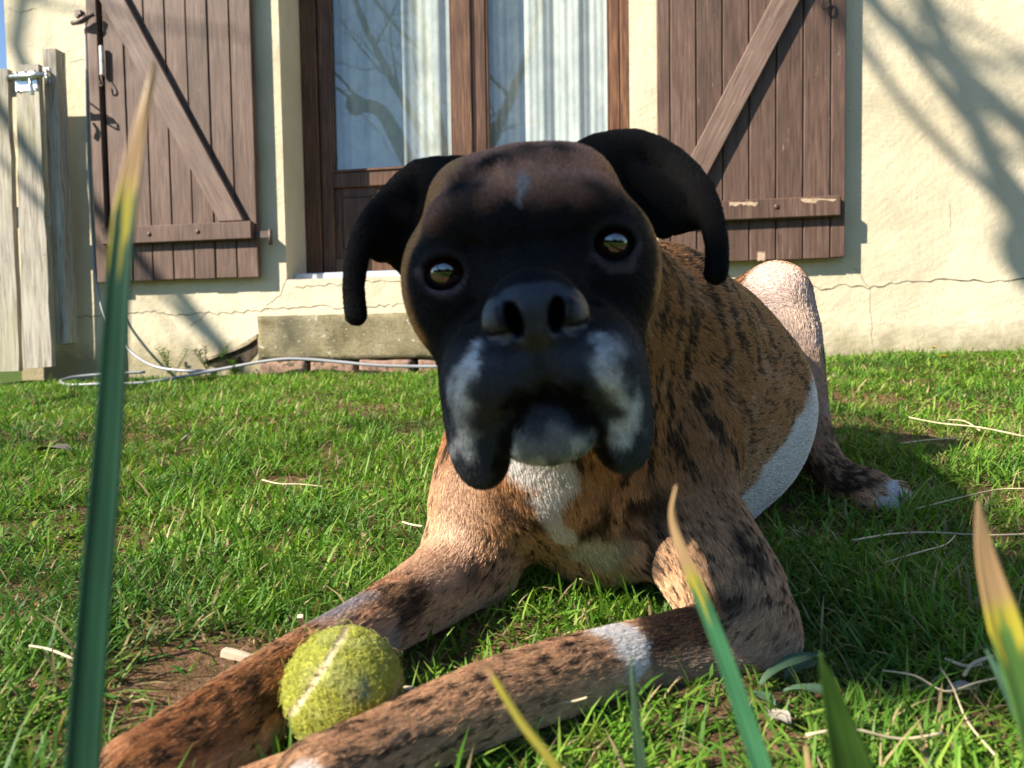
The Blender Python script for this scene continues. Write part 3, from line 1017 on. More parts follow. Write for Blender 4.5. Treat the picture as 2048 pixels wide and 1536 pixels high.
# skull, cheeks, brows
hell((.002, -.045, .006), (.060, .088, .060), .03)
hell((.001, -.002, .018), (.048, .045, .042), .03)
for s in (-1, 1):
    hell((s * .0465, -.028, -.022), (.030, .052, .042), .03)
    hell((s * .046, .000, -.018), (.022, .030, .030), .025)
    hell((s * .035, .018, .0255), (.021, .020, .0150), .014)
    hell((s * .058, -.030, -.004), (.016, .040, .026), .02)
    hell((s * .034, -.036, .0415), (.022, .050, .0205), .02)
# muzzle: bridge, lip pads and hanging flews
hcone((0, -.005, -.032), (0, .066, -.040), .036, .027, .025)
hcone((0, .030, -.018), (0, .078, -.028), .017, .0225, .014)
for s in (-1, 1):
    sx = s * (1.0 if s < 0 else 1.03)
    hell((sx * .0225, .068, -.057), (.0245, .0305, .0235), .008, flow=HM.T @ v3(s * .4, -.5, -.8))
    hell((sx * .0370, .052, -.068), (.0185, .030, .036), .014, rot=rotm('Y', s * 8), flow=HM.T @ v3(s * .1, -.3, -.95))
    hell((sx * .0395, .046, -.103), (.0170, .024, .0240), .012, flow=HM.T @ v3(s * .1, -.3, -.95))
    hell((sx * .0430, .016, -.070), (.0160, .034, .032), .016, flow=HM.T @ v3(s * .1, -.5, -.85))
    hell((sx * .0165, .0850, -.0545), (.0155, .0135, .0135), .005)
hell((0, .000, -.066), (.044, .050, .026), .03)
# creases of the face: the skin is pressed in along these lines (a, b, width, depth)
DENTS = []
def dent(a, b, w, depth): DENTS.append((hw(*a), hw(*b), w, depth))
for s in (-1, 1):
    dent((s * .022, .060, -.014), (s * .038, .050, -.046), .0050, .0050)        # beside the muzzle
    dent((s * .038, .050, -.046), (s * .053, .030, -.085), .0055, .0045)
    dent((s * .010, .045, -.002), (s * .008, .040, .026), .0045, .0034)         # frown
    dent((s * .004, .072, -.0085), (s * .026, .058, -.014), .0040, .0042)       # fold over the nose
    dent((s * .030, .034, -.018), (s * .064, .012, -.022), .0050, .0028)        # bag under the eye
for s in (-1, 1):
    dent((s * .020, .030, .046), (s * .050, .012, .040), .0070, .0022)        # over the brow
    dent((s * .030, .040, -.024), (s * .062, .006, -.040), .0060, .0022)       # below the cheekbone
for s in (-1, 1):
    dent((s * .006, .040, .030), (s * .016, .026, .052), .0040, .0024)         # forehead wrinkles
    dent((s * .018, .046, .006), (s * .030, .040, .010), .0045, .0026)         # inner corner of the brow
dent((0, .048, .004), (0, .030, .050), .0060, .0026)                            # furrow of the forehead
dent((0, .100, -.044), (0, .094, -.070), .0026, .0060)                          # groove of the lip
for s in (-1, 1):                                                               # line of the lips
    dent((0, .088, -.0680), (s * .014, .086, -.0740), .0045, .0060)
    dent((s * .014, .086, -.0740), (s * .0245, .078, -.0930), .0040, .0070)
    dent((s * .0245, .078, -.0930), (s * .0275, .066, -.1200), .0040, .0070)
for s in (-1, 1):
    dent((s * .024, .094, -.022), (s * .012, .098, -.0155), .0022, .0022)       # rim of the nose leather
    dent((s * .026, .094, -.036), (s * .016, .098, -.0455), .0022, .0022)
# the arch of the mouth, then the chin set back in it
hell((0, .112, -.0890), (.0230, .0300, .0235), .008, 'sub')
hcone((0, -.010, -.078), (0, .050, -.090), .030, .023, .004)
hell((0, .0665, -.0915), (.0300, .0175, .0205), .008, flow=HM.T @ v3(0, -.2, -1))
# lip below the nose, then the nose leather
hell((0, .0800, -.0490), (.0250, .0175, .0140), .006)
hell((0, .0880, -.0280), (.0232, .0150, .0155), .0040)
for s in (-1, 1):
    hell((s * .0158, .0888, -.0300), (.0102, .0100, .0122), .007)
hell((0, .0930, -.0370), (.0115, .0085, .0085), .005)
# nostrils, slits, philtrum
NOSTRIL = lambda t: (hw(t * .0104, .1020, -.0290), rotm('Y', -t * 12) @ HM, v3(.0037, .0165, .0088))
for s in (-1, 1):
    c_, M_, r_ = NOSTRIL(s)
    ell(c_, r_, M_, .0022, 'sub', -HY, 'head')
    hcone((s * .0110, .1020, -.0368), (s * .0262, .0880, -.0372), .0034, .0022, .0022, 'sub')
hcone((0, .1045, -.023), (0, .1015, -.046), .0022, .0022, .002, 'sub')
# eyes
EYES = [hw(-.0487, .0178, -.0030), hw(.0487, .0178, .0018)]
EYE_R = .0138
for s, c in zip((-1, 1), EYES):
    OPS.append(('add', 'e', (c + HZ * .0015, HM, v3(.0172, .0168, .0175)), .010, c, .019, -HY, 'head'))
    M = rotm('Y', s * -10) @ HM
    OPS.append(('sub', 'e', (c + HY * .010 - HZ * .0006, M, v3(.0122, .030, .0092)), .0022, c, .040, -HY, 'head'))
# ears: flaps that rise from the skull, fold over and hang
for g_, lst in (('ear', [(at(905, 372, .515), .018), (at(850, 368, .525), .0150), (at(795, 402, .515), .0115), (at(742, 450, .498), .0095), (at(711, 510, .488), .0080), (at(700, 575, .482), .0074), (at(703, 632, .478), .0074)]),
                ('ear', [(at(1195, 335, .525), .020), (at(1260, 315, .535), .0160), (at(1330, 335, .530), .0125), (at(1390, 385, .515), .0105), (at(1424, 450, .503), .0082), (at(1435, 510, .495), .0078), (at(1434, 545, .492), .0080)])):
    chain(lst, .010, g_)
for tri in ((at(880, 380, .528), at(842, 480, .530), at(770, 450, .512)), (at(842, 480, .530), at(822, 530, .528), at(775, 490, .512)), (at(850, 430, .53), at(760, 500, .508), at(745, 470, .500)),
            (at(1230, 340, .545), at(1310, 410, .545), at(1370, 400, .525)), (at(1310, 410, .545), at(1340, 450, .540), at(1385, 430, .520)), (at(1345, 370, .535), at(1330, 440, .54), at(1400, 425, .515)),
            (at(1235, 335, .52), at(1300, 410, .52), at(1345, 400, .52)), (at(1300, 400, .52), at(1322, 455, .52), at(1365, 425, .52)), (at(868, 400, .52), at(826, 520, .52), at(800, 450, .52))):
    a, b, c = tri
    for t in np.linspace(0, 1, 4):
        cone(a + (b - a) * t, c, .0080, .0075, .004, g='ear')

def smin(a, b, k):
    h = np.clip(.5 + .5 * (b - a) / k, 0, 1)
    return b + (a - b) * h - k * h * (1 - h)
def prim(kind, data, p):
    if kind == 'k':
        P2, R2 = data
        d = np.full(len(p), 9.0)
        for i in range(len(P2) - 1):
            d = np.minimum(d, d_cone(p, P2[i], P2[i + 1], R2[i], R2[i + 1]))
        return d
    return d_cone(p, *data) if kind == 'c' else d_ell(p, *data)

def ear_space(p):
    return p + np.outer(((p - E_C) @ HY + .030) * .8, HY)
def dog_sdf(p, ops=None):
    dh = np.full(len(p), 1.0); db = dh.copy(); de = dh.copy()
    acc = {'head': dh, 'body': db, 'ear': de}
    for op, kind, data, k, c, bd, fl, g in (ops or OPS):
        d = prim(kind, data, ear_space(p)) / 1.25 if g == 'ear' else prim(kind, data, p)
        if op == 'add': acc[g] = smin(acc[g], d, k)
        else: acc[g] = -smin(-acc[g], d, k)
    if ops is None or any(o[7] == 'head' for o in ops):
        for a, b, w, dp in DENTS:
            acc['head'] = acc['head'] + dp * np.exp(-(d_seg(p, a, b) / w) ** 2)
    return smin(smin(acc['head'], acc['ear'], .010), acc['body'], .030)

def dog_local(p, f):
    """f evaluated box by box with only the volumes that matter there"""
    out = np.empty(len(p))
    key = np.floor(p / .06).astype(np.int64)
    code = (key[:, 0] * 1000 + key[:, 1]) * 1000 + key[:, 2]
    order = np.argsort(code, kind='stable')
    cuts = np.nonzero(np.diff(code[order]))[0] + 1
    for ix in np.split(order, cuts):
        q = p[ix]
        ctr = (q.min(0) + q.max(0)) / 2
        rad = np.linalg.norm(q.max(0) - q.min(0)) / 2 + .045
        ops = []
        for o in OPS:
            if o[7] == 'ear' and np.linalg.norm(o[4] - ctr) < rad + o[5] + .08:
                ops.append(o); continue
            if np.linalg.norm(o[4] - ctr) > rad + o[5]: continue
            if o[1] == 'k':
                P2, R2 = o[2]
                dd = np.linalg.norm((P2[1:] + P2[:-1]) / 2 - ctr, axis=1) - np.linalg.norm(P2[1:] - P2[:-1], axis=1) / 2 - np.maximum(R2[1:], R2[:-1])
                i = np.nonzero(dd < rad)[0]
                if not len(i): continue
                o = (*o[:2], (P2[i[0]:i[-1] + 2], R2[i[0]:i[-1] + 2]), *o[3:])
            ops.append(o)
        out[ix] = f(q, ops) if ops else .06
    return out

def surface_nets(lo, hi, h, B=8):
    n = np.ceil((hi - lo) / (h * B)).astype(int)
    N = n * B
    # coarse pass
    g = np.stack(np.meshgrid(*[np.arange(k) for k in n], indexing='ij'), -1).reshape(-1, 3)
    cc = lo + (g + .5) * B * h
    dc = dog_local(cc, dog_sdf)
    act = np.abs(dc) < B * h * .87 * 1.25
    V = np.empty(tuple(N), np.float32)
    V.reshape(n[0], B, n[1], B, n[2], B)[:] = dc.reshape(n)[:, None, :, None, :, None]
    ga = g[act]
    loc = np.stack(np.meshgrid(*[np.arange(B)] * 3, indexing='ij'), -1).reshape(-1, 3)
    ids = (ga[:, None, :] * B + loc[None]).reshape(-1, 3)
    V[ids[:, 0], ids[:, 1], ids[:, 2]] = dog_local(lo + ids * h, dog_sdf)
    S = V < 0
    anyc = np.zeros(tuple(N - 1), bool); allc = np.ones(tuple(N - 1), bool)
    corners = [(i, j, k) for i in (0, 1) for j in (0, 1) for k in (0, 1)]
    for i, j, k in corners:
        s = S[i:N[0] - 1 + i, j:N[1] - 1 + j, k:N[2] - 1 + k]
        anyc |= s; allc &= s
    cell = np.argwhere(anyc & ~allc)
    vid = np.full(tuple(N - 1), -1, np.int32)
    vid[cell[:, 0], cell[:, 1], cell[:, 2]] = np.arange(len(cell))
    val = np.stack([V[cell[:, 0] + i, cell[:, 1] + j, cell[:, 2] + k] for i, j, k in corners], 1)
    pos = np.zeros((len(cell), 3)); cnt = np.zeros(len(cell))
    for a in range(8):
        for b in range(a + 1, 8):
            if sum(abs(np.subtract(corners[a], corners[b]))) != 1: continue
            x = (val[:, a] < 0) != (val[:, b] < 0)
            t = val[x, a] / (val[x, a] - val[x, b])
            pos[x] += np.array(corners[a]) + t[:, None] * np.subtract(corners[b], corners[a])
            cnt[x] += 1
    P = lo + (cell + pos / cnt[:, None]) * h
    quads = []
    for ax in range(3):
        u, w = [(1, 2), (2, 0), (0, 1)][ax]
        sl0 = [slice(1, N[d] - 1) for d in range(3)]; sl1 = list(sl0)
        sl0[ax] = slice(0, N[ax] - 1); sl1[ax] = slice(1, N[ax])
        a, b = S[tuple(sl0)], S[tuple(sl1)]
        e = np.argwhere(a != b)
        off = np.ones(3, int); off[ax] = 0
        flip = a[e[:, 0], e[:, 1], e[:, 2]]
        e = e + off
        def V_(du, dw):
            q = e.copy(); q[:, u] -= du; q[:, w] -= dw
            return vid[q[:, 0], q[:, 1], q[:, 2]]
        qd = np.stack([V_(1, 1), V_(0, 1), V_(0, 0), V_(1, 0)], 1)
        qd[~flip] = qd[~flip][:, ::-1]
        quads.append(qd)
    Q = np.concatenate(quads)
    return P, Q[(Q >= 0).all(1)]

def quad_normals(P, Q):
    n = np.cross(P[Q[:, 2]] - P[Q[:, 0]], P[Q[:, 3]] - P[Q[:, 1]])
    out = np.zeros_like(P)
    for k in range(4):
        for c in range(3):
            out[:, c] += np.bincount(Q[:, k], n[:, c], len(P))
    return out / np.maximum(np.linalg.norm(out, axis=1, keepdims=True), 1e-12)
DOG_LO, DOG_HI = v3(-.30, .30, -.04), v3(.62, 1.46, .50)
DP_, DQ_ = surface_nets(DOG_LO, DOG_HI, .0026)
for _ in range(2):
    DN_ = quad_normals(DP_, DQ_)
    DP_ = DP_ - np.clip(dog_local(DP_, dog_sdf), -.0015, .0015)[:, None] * DN_ * .8
DN_ = quad_normals(DP_, DQ_)
# ------------------------------------------------------------------ the dog's coat
def seg_w(p, pts, r, soft=.5):
    """1 inside a tube of radius r along pts, falling to 0"""
    d = np.full(len(p), 9.0)
    for a, b in zip(pts[:-1], pts[1:]):
        d = np.minimum(d, d_seg(p, a, b))
    return 1 - smooth(r * (1 - soft), r * (1 + soft), d)

TAN, TAN_L, RUST = v3(.400, .192, .076), v3(.58, .405, .280), v3(.33, .125, .035)
DARK, BLACK, WHITE = v3(.020, .013, .010), v3(.0085, .0075, .0080), v3(.74, .69, .65)
def mixc(c, k, w):
    return c + (np.asarray(k) - c) * w[:, None]

HEAD_OPS = [o for o in OPS if o[7] == 'head' and o[0] == 'add']
NOSE_OPS = [o for o in HEAD_OPS if to_head(o[4][None])[0][1] > .0875]
def coat(p):
    """colour of the coat, hair length factor, leather mask at the points p"""
    n = len(p)
    q = to_head(p)
    fine = vnoise(p, 260, 3)
    mid = fbm(p, 60, 3, 5)
    big = fbm(p, 17, 3, 11)
    wob = (p + (np.stack([fbm(p, 40, 2, s) for s in (21, 22, 23)], 1) - .5) * .022)
    dh = np.full(n, 9.0); db = np.full(n, 9.0); de = np.full(n, 9.0)
    for op, kind, data, k, c, bd, fl, g in OPS:
        if op != 'add': continue
        d = prim(kind, data, ear_space(p)) / 1.25 if g == 'ear' else prim(kind, data, p)
        if g == 'head': dh = np.minimum(dh, d)
        elif g == 'ear': de = np.minimum(de, d)
        else: db = np.minimum(db, d)
    whead = smooth(-.012, .012, db - np.minimum(dh, de))
    # body: tan ground with brindle
    col = np.tile(TAN, (n, 1)) * (.80 + .45 * big)[:, None]
    col = mixc(col, TAN_L, .35 * smooth(.5, .8, mid))
    s = (p - at(1265, 850, .78)) @ (BACK / np.linalg.norm(BACK))
    trunk = smooth(.08, .16, p[:, 2])
    warp = fbm(p, 14, 3, 31) * 2.2 + (p[:, 2] - .1) * 5
    st = np.sin(2 * np.pi * (s * 27 + warp * 1.2))
    streak = vnoise(np.stack([s * 420, (p[:, 2] + p[:, 0] * .3) * 110, p[:, 1] * 40], 1), 1, 45)
    stripe = smooth(.15, .9, st + 1.2 * (mid - .5) + 2.0 * (streak - .5)) * smooth(.32, .54, fbm(p, 26, 2, 41) + .08)
    col = mixc(col, DARK * 1.5, .50 * stripe * trunk)
    # legs: flecks drawn out along the limb
    lp = np.stack([p[:, 0] * 150, p[:, 1] * 240, p[:, 2] * 380], 1)
    fleck = smooth(.525, .64, .6 * vnoise(lp, 1, 51) + .4 * vnoise(lp, 2.1, 52))
    lower = 1 - smooth(.05, .12, p[:, 2] - ground_z(p[:, 0], p[:, 1]) - .02)
    col = mixc(col, v3(.62, .385, .225), .78 * lower)
    col = mixc(col, DARK * 1.4, .40 * fleck * (.22 + .78 * lower) * (1 - .4 * trunk))
    brin = np.maximum((.33 + .47 * stripe) * trunk, (.31 + .25 * fleck) * (.60 + .40 * lower) * (1 - .35 * trunk))
    pal = np.ones(n)
    W = lambda *a: seg_w(wob, *a)
    # dark patches
    col = mixc(col, DARK, .94 * W([at(1365, 1232, .535), at(1375, 1290, .515), at(1390, 1360, .520)], .026, .3))
    col = mixc(col, DARK, .85 * W([at(1480, 1210, .56), at(1400, 1225, .555)], .014, .6) * smooth(.35, .6, mid + .1))
    col = mixc(col, DARK, .8 * W([at(1478, 1030, .60), at(1500, 1120, .58), at(1450, 1150, .58)], .012, .5) * smooth(.40, .55, fine * .4 + mid * .6))
    col = mixc(col, DARK, .85 * W([at(1300, 1010, .61), at(1290, 1060, .60), at(1250, 1040, .60)], .020, .5) * smooth(.38, .56, mid))
    col = mixc(col, DARK, .85 * W([at(1230, 960, .62), at(1180, 1080, .63), at(1310, 1120, .63)], .022, .6) * smooth(.40, .55, mid))
    col = mixc(col, DARK, .8 * W([at(1000, 1020, .60), at(1060, 1010, .60)], .018, .6) * smooth(.40, .56, mid))
    col = mixc(col, DARK, .85 * W([at(780, 1225, .54), at(860, 1180, .59), at(960, 1130, .62)], .011, .5) * smooth(.35, .5, mid))
    col = mixc(col, RUST * 1.1, .70 * W([at(640, 1300, .46), at(480, 1400, .42), at(350, 1500, .38)], .030, .5))
    col = mixc(col, DARK, .8 * W([at(650, 1290, .46), at(560, 1350, .44), at(430, 1440, .40)], .022, .6) * smooth(.48, .58, .5 * fine + .5 * mid))
    col = mixc(col, DARK, .9 * W([at(1660, 880, 1.04), at(1650, 930, 1.01), at(1700, 950, .97)], .028, .5) * smooth(.40, .55, .4 * fine + .6 * mid))
    # pale patches
    def pale(c0, k_, w_):
        pal[:] = pal * (1 - w_)
        return mixc(c0, k_, w_)
    col = pale(col, TAN_L * 1.15, .85 * W([at(885, 1085, .62), at(860, 1130, .61)], .030, .6))
    col = pale(col, TAN_L, .75 * W([at(900, 960, .63), at(880, 1040, .63)], .032, .6))
    pale_low = (1 - smooth(.012, .030, p[:, 2] - ground_z(p[:, 0], p[:, 1]))) * (p[:, 1] < .75)
    col = pale(col, TAN_L * 1.1, .55 * pale_low)
    col = pale(col, v3(.60, .47, .41), .9 * W([at(1540, 545, 1.11), at(1590, 600, 1.10), at(1600, 640, 1.1)], .045, .4))
    col = pale(col, v3(.50, .36, .26), .6 * W([at(1600, 640, 1.1), at(1625, 800, 1.05)], .032, .5))
    col = pale(col, WHITE, W([at(1232, 1262, .515), at(1278, 1300, .50)], .0150, .22))
    col = pale(col, v3(.34, .32, .34), .9 * W([at(715, 1225, .54), at(680, 1262, .52), at(760, 1290, .53)], .017, .5))
    col = pale(col, v3(.72, .68, .66), W([at(1478, 1010, .80), at(1560, 925, .86), at(1600, 880, .90)], .075, .15) * smooth(-.004, .004, (at(1470, 900, .82) - wob) @ v3(.0, -.25, 1.0) + ((wob - at(1470, 900, .82)) @ v3(1, 0, 0)) * .62))
    col = pale(col, WHITE, np.maximum(W([at(1050, 920, .585), at(1110, 925, .585), at(1085, 985, .595)], .0180, .2), W([at(1085, 985, .595), at(1125, 1065, .62)], .0130, .2)))
    col = pale(col, v3(.60, .56, .42), .9 * W([at(1180, 1085, .64), at(1250, 1080, .66), at(1240, 1140, .67)], .020, .4))
    col = pale(col, WHITE, W([at(585, 1560, .350), at(500, 1600, .34)], .017, .2))
    col = pale(col, WHITE, W([at(1795, 985, .945), at(1775, 1005, .93)], .020, .4) * smooth(.3, .5, mid))
    # head: black mask, brown crown, rusty cheeks
    hc = np.tile(BLACK, (n, 1))
    hn = fbm(p, 34, 3, 61)
    crown = smooth(.020, .046, q[:, 2] + (hn - .5) * .030)
    hc = mixc(hc, v3(.600, .280, .165), .95 * crown * smooth(.28, .55, hn + .14))
    side = smooth(.050, .062, np.abs(q[:, 0]) + (hn - .5) * .012) * (1 - smooth(-.008, .006, q[:, 1])) * smooth(-.085, -.05, q[:, 2])
    side = np.maximum(side, smooth(-.040, -.065, q[:, 1]))
    hc = mixc(hc, v3(.30, .145, .052), .92 * side)
    bandl = [to_head(at(x, y, .49)[None])[0] for x, y in ((905, 340), (872, 415), (838, 500), (818, 580), (835, 655))]
    bandr = [to_head(at(x, y, .49)[None])[0] for x, y in ((1215, 322), (1285, 400), (1318, 480), (1318, 590), (1306, 700), (1300, 800))]
    qz0 = (q + (np.stack([fbm(p, 70, 2, s_) for s_ in (71, 72, 73)], 1) - .5) * .010) * [1, 0, 1]
    fl0 = lambda L: [np.array([a[0], 0, a[2]]) for a in L]
    band = np.maximum(seg_w(qz0, fl0(bandl), .0085, .6), .85 * seg_w(qz0, fl0(bandr), .0075, .6)) * (1 - smooth(.012, .022, q[:, 1]))
    hc = mixc(hc, v3(.58, .300, .115), .95 * band)
    hc = mixc(hc, v3(.10, .055, .030), .6 * smooth(.45, .62, fbm(p, 45, 2, 67)) * smooth(.015, .035, q[:, 2]) * smooth(.016, .006, np.abs(q[:, 0])))
    # muzzle hair: dark grey-blue on the pads
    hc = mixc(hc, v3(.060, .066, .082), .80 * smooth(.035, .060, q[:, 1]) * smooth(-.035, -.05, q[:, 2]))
    hs = [to_head(at(x, y, .40)[None])[0] for x, y in ((955, 705), (936, 760), (918, 830), (914, 905))]
    hs2 = [to_head(at(x, y, .40)[None])[0] for x, y in ((1190, 690), (1222, 745), (1254, 815), (1254, 880))]
    qf = q + (np.stack([fbm(p, 90, 3, s) for s in (71, 72, 73)], 1) - .5) * .018
    flat = lambda L: [np.array([a[0], 0, a[2]]) for a in L]
    qz = qf * [1, 0, 1]
    wst = np.maximum(seg_w(qz, flat(hs), .0046, .8), seg_w(qz, flat(hs2), .0058, .8)) * smooth(.012, .03, q[:, 1])
    hc = mixc(hc, v3(.70, .71, .72), wst * (.45 + .55 * smooth(.32, .62, .5 * fine + .5 * vnoise(p, 130, 79))))
    cc = to_head(at(1083, 880, .41)[None])[0]
    chin = seg_w(qz, flat([cc + v3(-.013, 0, -.004), cc + v3(.013, 0, -.004)]), .0100, .6) * smooth(.02, .04, q[:, 1])
    hc = mixc(hc, v3(.52, .53, .50), chin * (.40 + .60 * smooth(.40, .60, vnoise(p, 150, 77))))
    lipl = [np.array([x, 0, z]) for x, z in ((-.0275, -.120), (-.0245, -.093), (-.014, -.075), (0, -.0705), (.014, -.075), (.0245, -.093), (.0275, -.120))]
    hc = mixc(hc, BLACK * .6, np.maximum(seg_w(qz, lipl, .0052, .5), seg_w(qz, lipl[2:5], .0085, .4)) * smooth(.02, .04, q[:, 1]))
    fl_ = [to_head(at(x, y, .46)[None])[0] for x, y in ((1038, 362), (1045, 405))]
    hc = mixc(hc, v3(.40, .38, .37), .75 * seg_w(qz, flat(fl_), .0026, .6) * (q[:, 1] > 0))
    under = [v_ * [1, 0, 1] for v_ in [to_head(at(x, y, .44)[None])[0] for x, y in ((836, 548), (856, 566), (882, 577), (910, 570), (930, 556))]]
    under2 = [v_ * [1, 0, 1] for v_ in [to_head(at(x, y, .44)[None])[0] for x, y in ((1186, 514), (1208, 530), (1236, 535), (1262, 522), (1282, 500))]]
    lid = np.maximum(seg_w(qz, under, .0022, .6), .6 * seg_w(qz, under2, .0024, .6)) * smooth(.0, .012, q[:, 1])
    hc = mixc(hc, v3(.150, .112, .115), .85 * lid)
    upl = np.maximum(*[np.exp(-((np.linalg.norm((q - to_head(e[None])[0])[:, [0, 2]] * [1.0, 1.12], axis=1) - .0142) / .0016) ** 2) for e in EYES]) * smooth(.0, .01, q[:, 1])
    hc = mixc(hc, v3(.030, .025, .025), .5 * upl)
    hc = mixc(hc, BLACK * .35, smooth(.009, .003, de - dh))
    inner = np.maximum(seg_w(p, [at(1315, 352, .52), at(1338, 350, .52)], .0070, .7), 0.3 * seg_w(p, [at(790, 424, .505), at(805, 420, .505)], .006, .7))
    hc = mixc(hc, v3(.16, .085, .080), .8 * inner)
    dn = np.full(n, 9.0)
    for op, kind, data, k, c, bd, fl, g in NOSE_OPS: dn = np.minimum(dn, prim(kind, data, p))
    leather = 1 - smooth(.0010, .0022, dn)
    hc = mixc(hc, v3(.012, .014, .020), leather)  # black leather with the blue sheen of the sky mixed into its colour
    nos = np.minimum(*[d_ell(p, *NOSTRIL(t)) for t in (-1, 1)])
    nos = 1 - smooth(.0006, .0016, nos)
    hc = mixc(hc, BLACK * .3, nos)
    col = col * (1 - whead[:, None]) + hc * whead[:, None]
    length = (.0082 - .0036 * whead) * (1 - leather) * (1 - nos)
    length = np.where((de < dh + .004) & (whead > .5), .0016, length)
    length = np.where((q[:, 1] > .03) & (whead > .5), .0034 * (1 - leather), length)
    length = length * np.where(seg_w(p, [EYES[0], EYES[0] + HY * .02], .0150, .05) + seg_w(p, [EYES[1], EYES[1] + HY * .02], .0150, .05) > 0, .0, 1)
    return np.clip(col, .002, .85), length, leather * whead * (1 - nos), brin * pal * (1 - whead)

def flow_at(p):
    F = np.zeros_like(p); wsum = np.zeros(len(p))
    for op, kind, data, k, c, bd, fl, g in OPS:
        if op != 'add': continue
        d = prim(kind, data, p)
        w = np.exp(-np.maximum(d + .004, 0) / .010)
        if kind == 'k':
            P2, R2 = data
            j = np.argmin(np.linalg.norm(p[:, None, :] - ((P2[1:] + P2[:-1]) / 2)[None], axis=2), axis=1)
            t = P2[1:] - P2[:-1]
            t = t / np.linalg.norm(t, axis=1, keepdims=True)
            F += w[:, None] * t[j]
        else:
            F += w[:, None] * fl
    return F

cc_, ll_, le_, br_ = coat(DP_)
m = NT('dog_skin')
ca = m.n('VertexColor', layer_name='coat').outputs[0]
lt = m.n('VertexColor', layer_name='leather').outputs[0]
pebble = m.n('TexVoronoi', Scale=900.0).outputs[0]
bp = m.bump(m.math('MULTIPLY', pebble, lt), .35, .0006)
m_skin = m.done(m.bsdf(ca, m.ramp(lt, [(0, .75), (1, .38)]), bp, Specular_IOR_Level=m.ramp(lt, [(0, .12), (1, .60)])))
dog = empty('dog', (.12, .62, float(ground_z(.12, .62))))
tag(dog, 'brindle dog with black face lying on the lawn, forelegs stretched round a ball', 'dog')
bpy.context.view_layer.update()
body = np_mesh('body', DP_ - np.array(dog.location), DQ_, m_skin, dog)
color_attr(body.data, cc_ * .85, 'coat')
color_attr(body.data, np.repeat(le_[:, None], 3, 1), 'leather')

# fur: short strands combed along the body
rng = np.random.default_rng(7)
TRI = np.concatenate([DQ_[:, [0, 1, 2]], DQ_[:, [0, 2, 3]]])
tv = DP_[TRI]
tc = tv.mean(1)
tn = np.cross(tv[:, 1] - tv[:, 0], tv[:, 2] - tv[:, 0])
ar = np.linalg.norm(tn, axis=1) / 2
vd = CAM - tc
ds = np.linalg.norm(vd, axis=1)
facing = np.einsum('ij,ij->i', tn / (2 * ar[:, None] + 1e-12), vd / ds[:, None])
wgt = ar * np.where(facing > -.45, 1.0, 0.0) * np.clip(.75 / ds, .45, 1.5) ** 1.6 * (ll_[TRI].mean(1) > .001)
NH = 430000
pick = rng.choice(len(TRI), NH, p=wgt / wgt.sum())
r1, r2 = rng.random(NH), rng.random(NH)
fl1 = r1 + r2 > 1
r1[fl1], r2[fl1] = 1 - r1[fl1], 1 - r2[fl1]
bw = np.stack([1 - r1 - r2, r1, r2], 1)
root = np.einsum('ij,ijk->ik', bw, tv[pick])
rn = np.einsum('ij,ijk->ik', bw, DN_[TRI[pick]])
rn /= np.linalg.norm(rn, axis=1, keepdims=True)
hl = np.einsum('ij,ij->i', bw, ll_[TRI[pick]])
hcol = np.einsum('ij,ijk->ik', bw, cc_[TRI[pick]])
FV = flow_at(DP_[::1])
for _ in range(3):                                     # smooth the combing direction over the skin
    acc = np.zeros_like(FV)
    for a in range(4):
        for b in range(4):
            if a != b:
                for c in range(3): acc[:, c] += np.bincount(DQ_[:, a], FV[DQ_[:, b], c], len(DP_))
    FV = FV + acc * .5
    FV /= np.linalg.norm(FV, axis=1, keepdims=True) + 1e-9
fd = np.einsum('ij,ijk->ik', bw, FV[TRI[pick]])
clump = (np.stack([vnoise(root, 130, s) for s in (91, 92, 93)], 1) - .5)
fd = fd + clump * .30 + rng.normal(0, .12, (NH, 3))
fd = fd - np.einsum('ij,ij->i', fd, rn)[:, None] * rn
fd /= np.linalg.norm(fd, axis=1, keepdims=True) + 1e-9
L = hl * rng.uniform(.6, 1.25, NH)
keep = L > .0008
root, rn, fd, L, hcol = root[keep], rn[keep], fd[keep], L[keep], hcol[keep]
NH = len(root)
lift = rng.uniform(.05, .16, NH)
pts = np.stack([root - rn * .0006, root + fd * (L * .5)[:, None] + rn * (L * lift)[:, None], root + fd * L[:, None] + rn * (L * lift * .85)[:, None]], 1)
hb = np.einsum('ij,ij->i', bw, br_[TRI[pick]])[keep]
hn_ = sum(vnoise(root + fd * t_, 520, 95) for t_ in (-.004, -.002, 0, .002, .004)) / 5     # dashes of black hair, drawn out along the coat, make the brindle
hn_ = .5 + (hn_ - .5) * 1.7
hcol = mixc(hcol, DARK * 1.2, .92 * smooth(.00, .10, hb * .86 - hn_ + .08))
tone = np.exp(rng.normal(0, .22, NH))[:, None]
hcol = np.clip(hcol * tone * 1.12, .003, .9)
hc_ = bpy.data.hair_curves.new('fur')
hc_.add_curves([3] * NH)
hc_.points.foreach_set('position', np.ascontiguousarray(pts - np.array(dog.location), np.float32).ravel())
rad = np.tile(np.array([.00019, .00016, .00004], np.float32), NH) * np.repeat(np.clip(ds[pick][keep] / .6, .8, 1.7), 3).astype(np.float32)
hc_.points.foreach_set('radius', rad)
atr = hc_.attributes.new('coat', 'FLOAT_COLOR', 'CURVE')
c4 = np.ones((NH, 4), np.float32); c4[:, :3] = hcol
atr.data.foreach_set('color', c4.ravel())
m = NT('dog_fur')
at_ = m.n('Attribute', attribute_name='coat')
m_fur = m.done(m.bsdf(at_.outputs['Color'], .5, Specular_IOR_Level=.14))
hc_.materials.append(m_fur)
fur = link(bpy.data.objects.new('fur', hc_), dog)
tag(fur, kind='stuff')

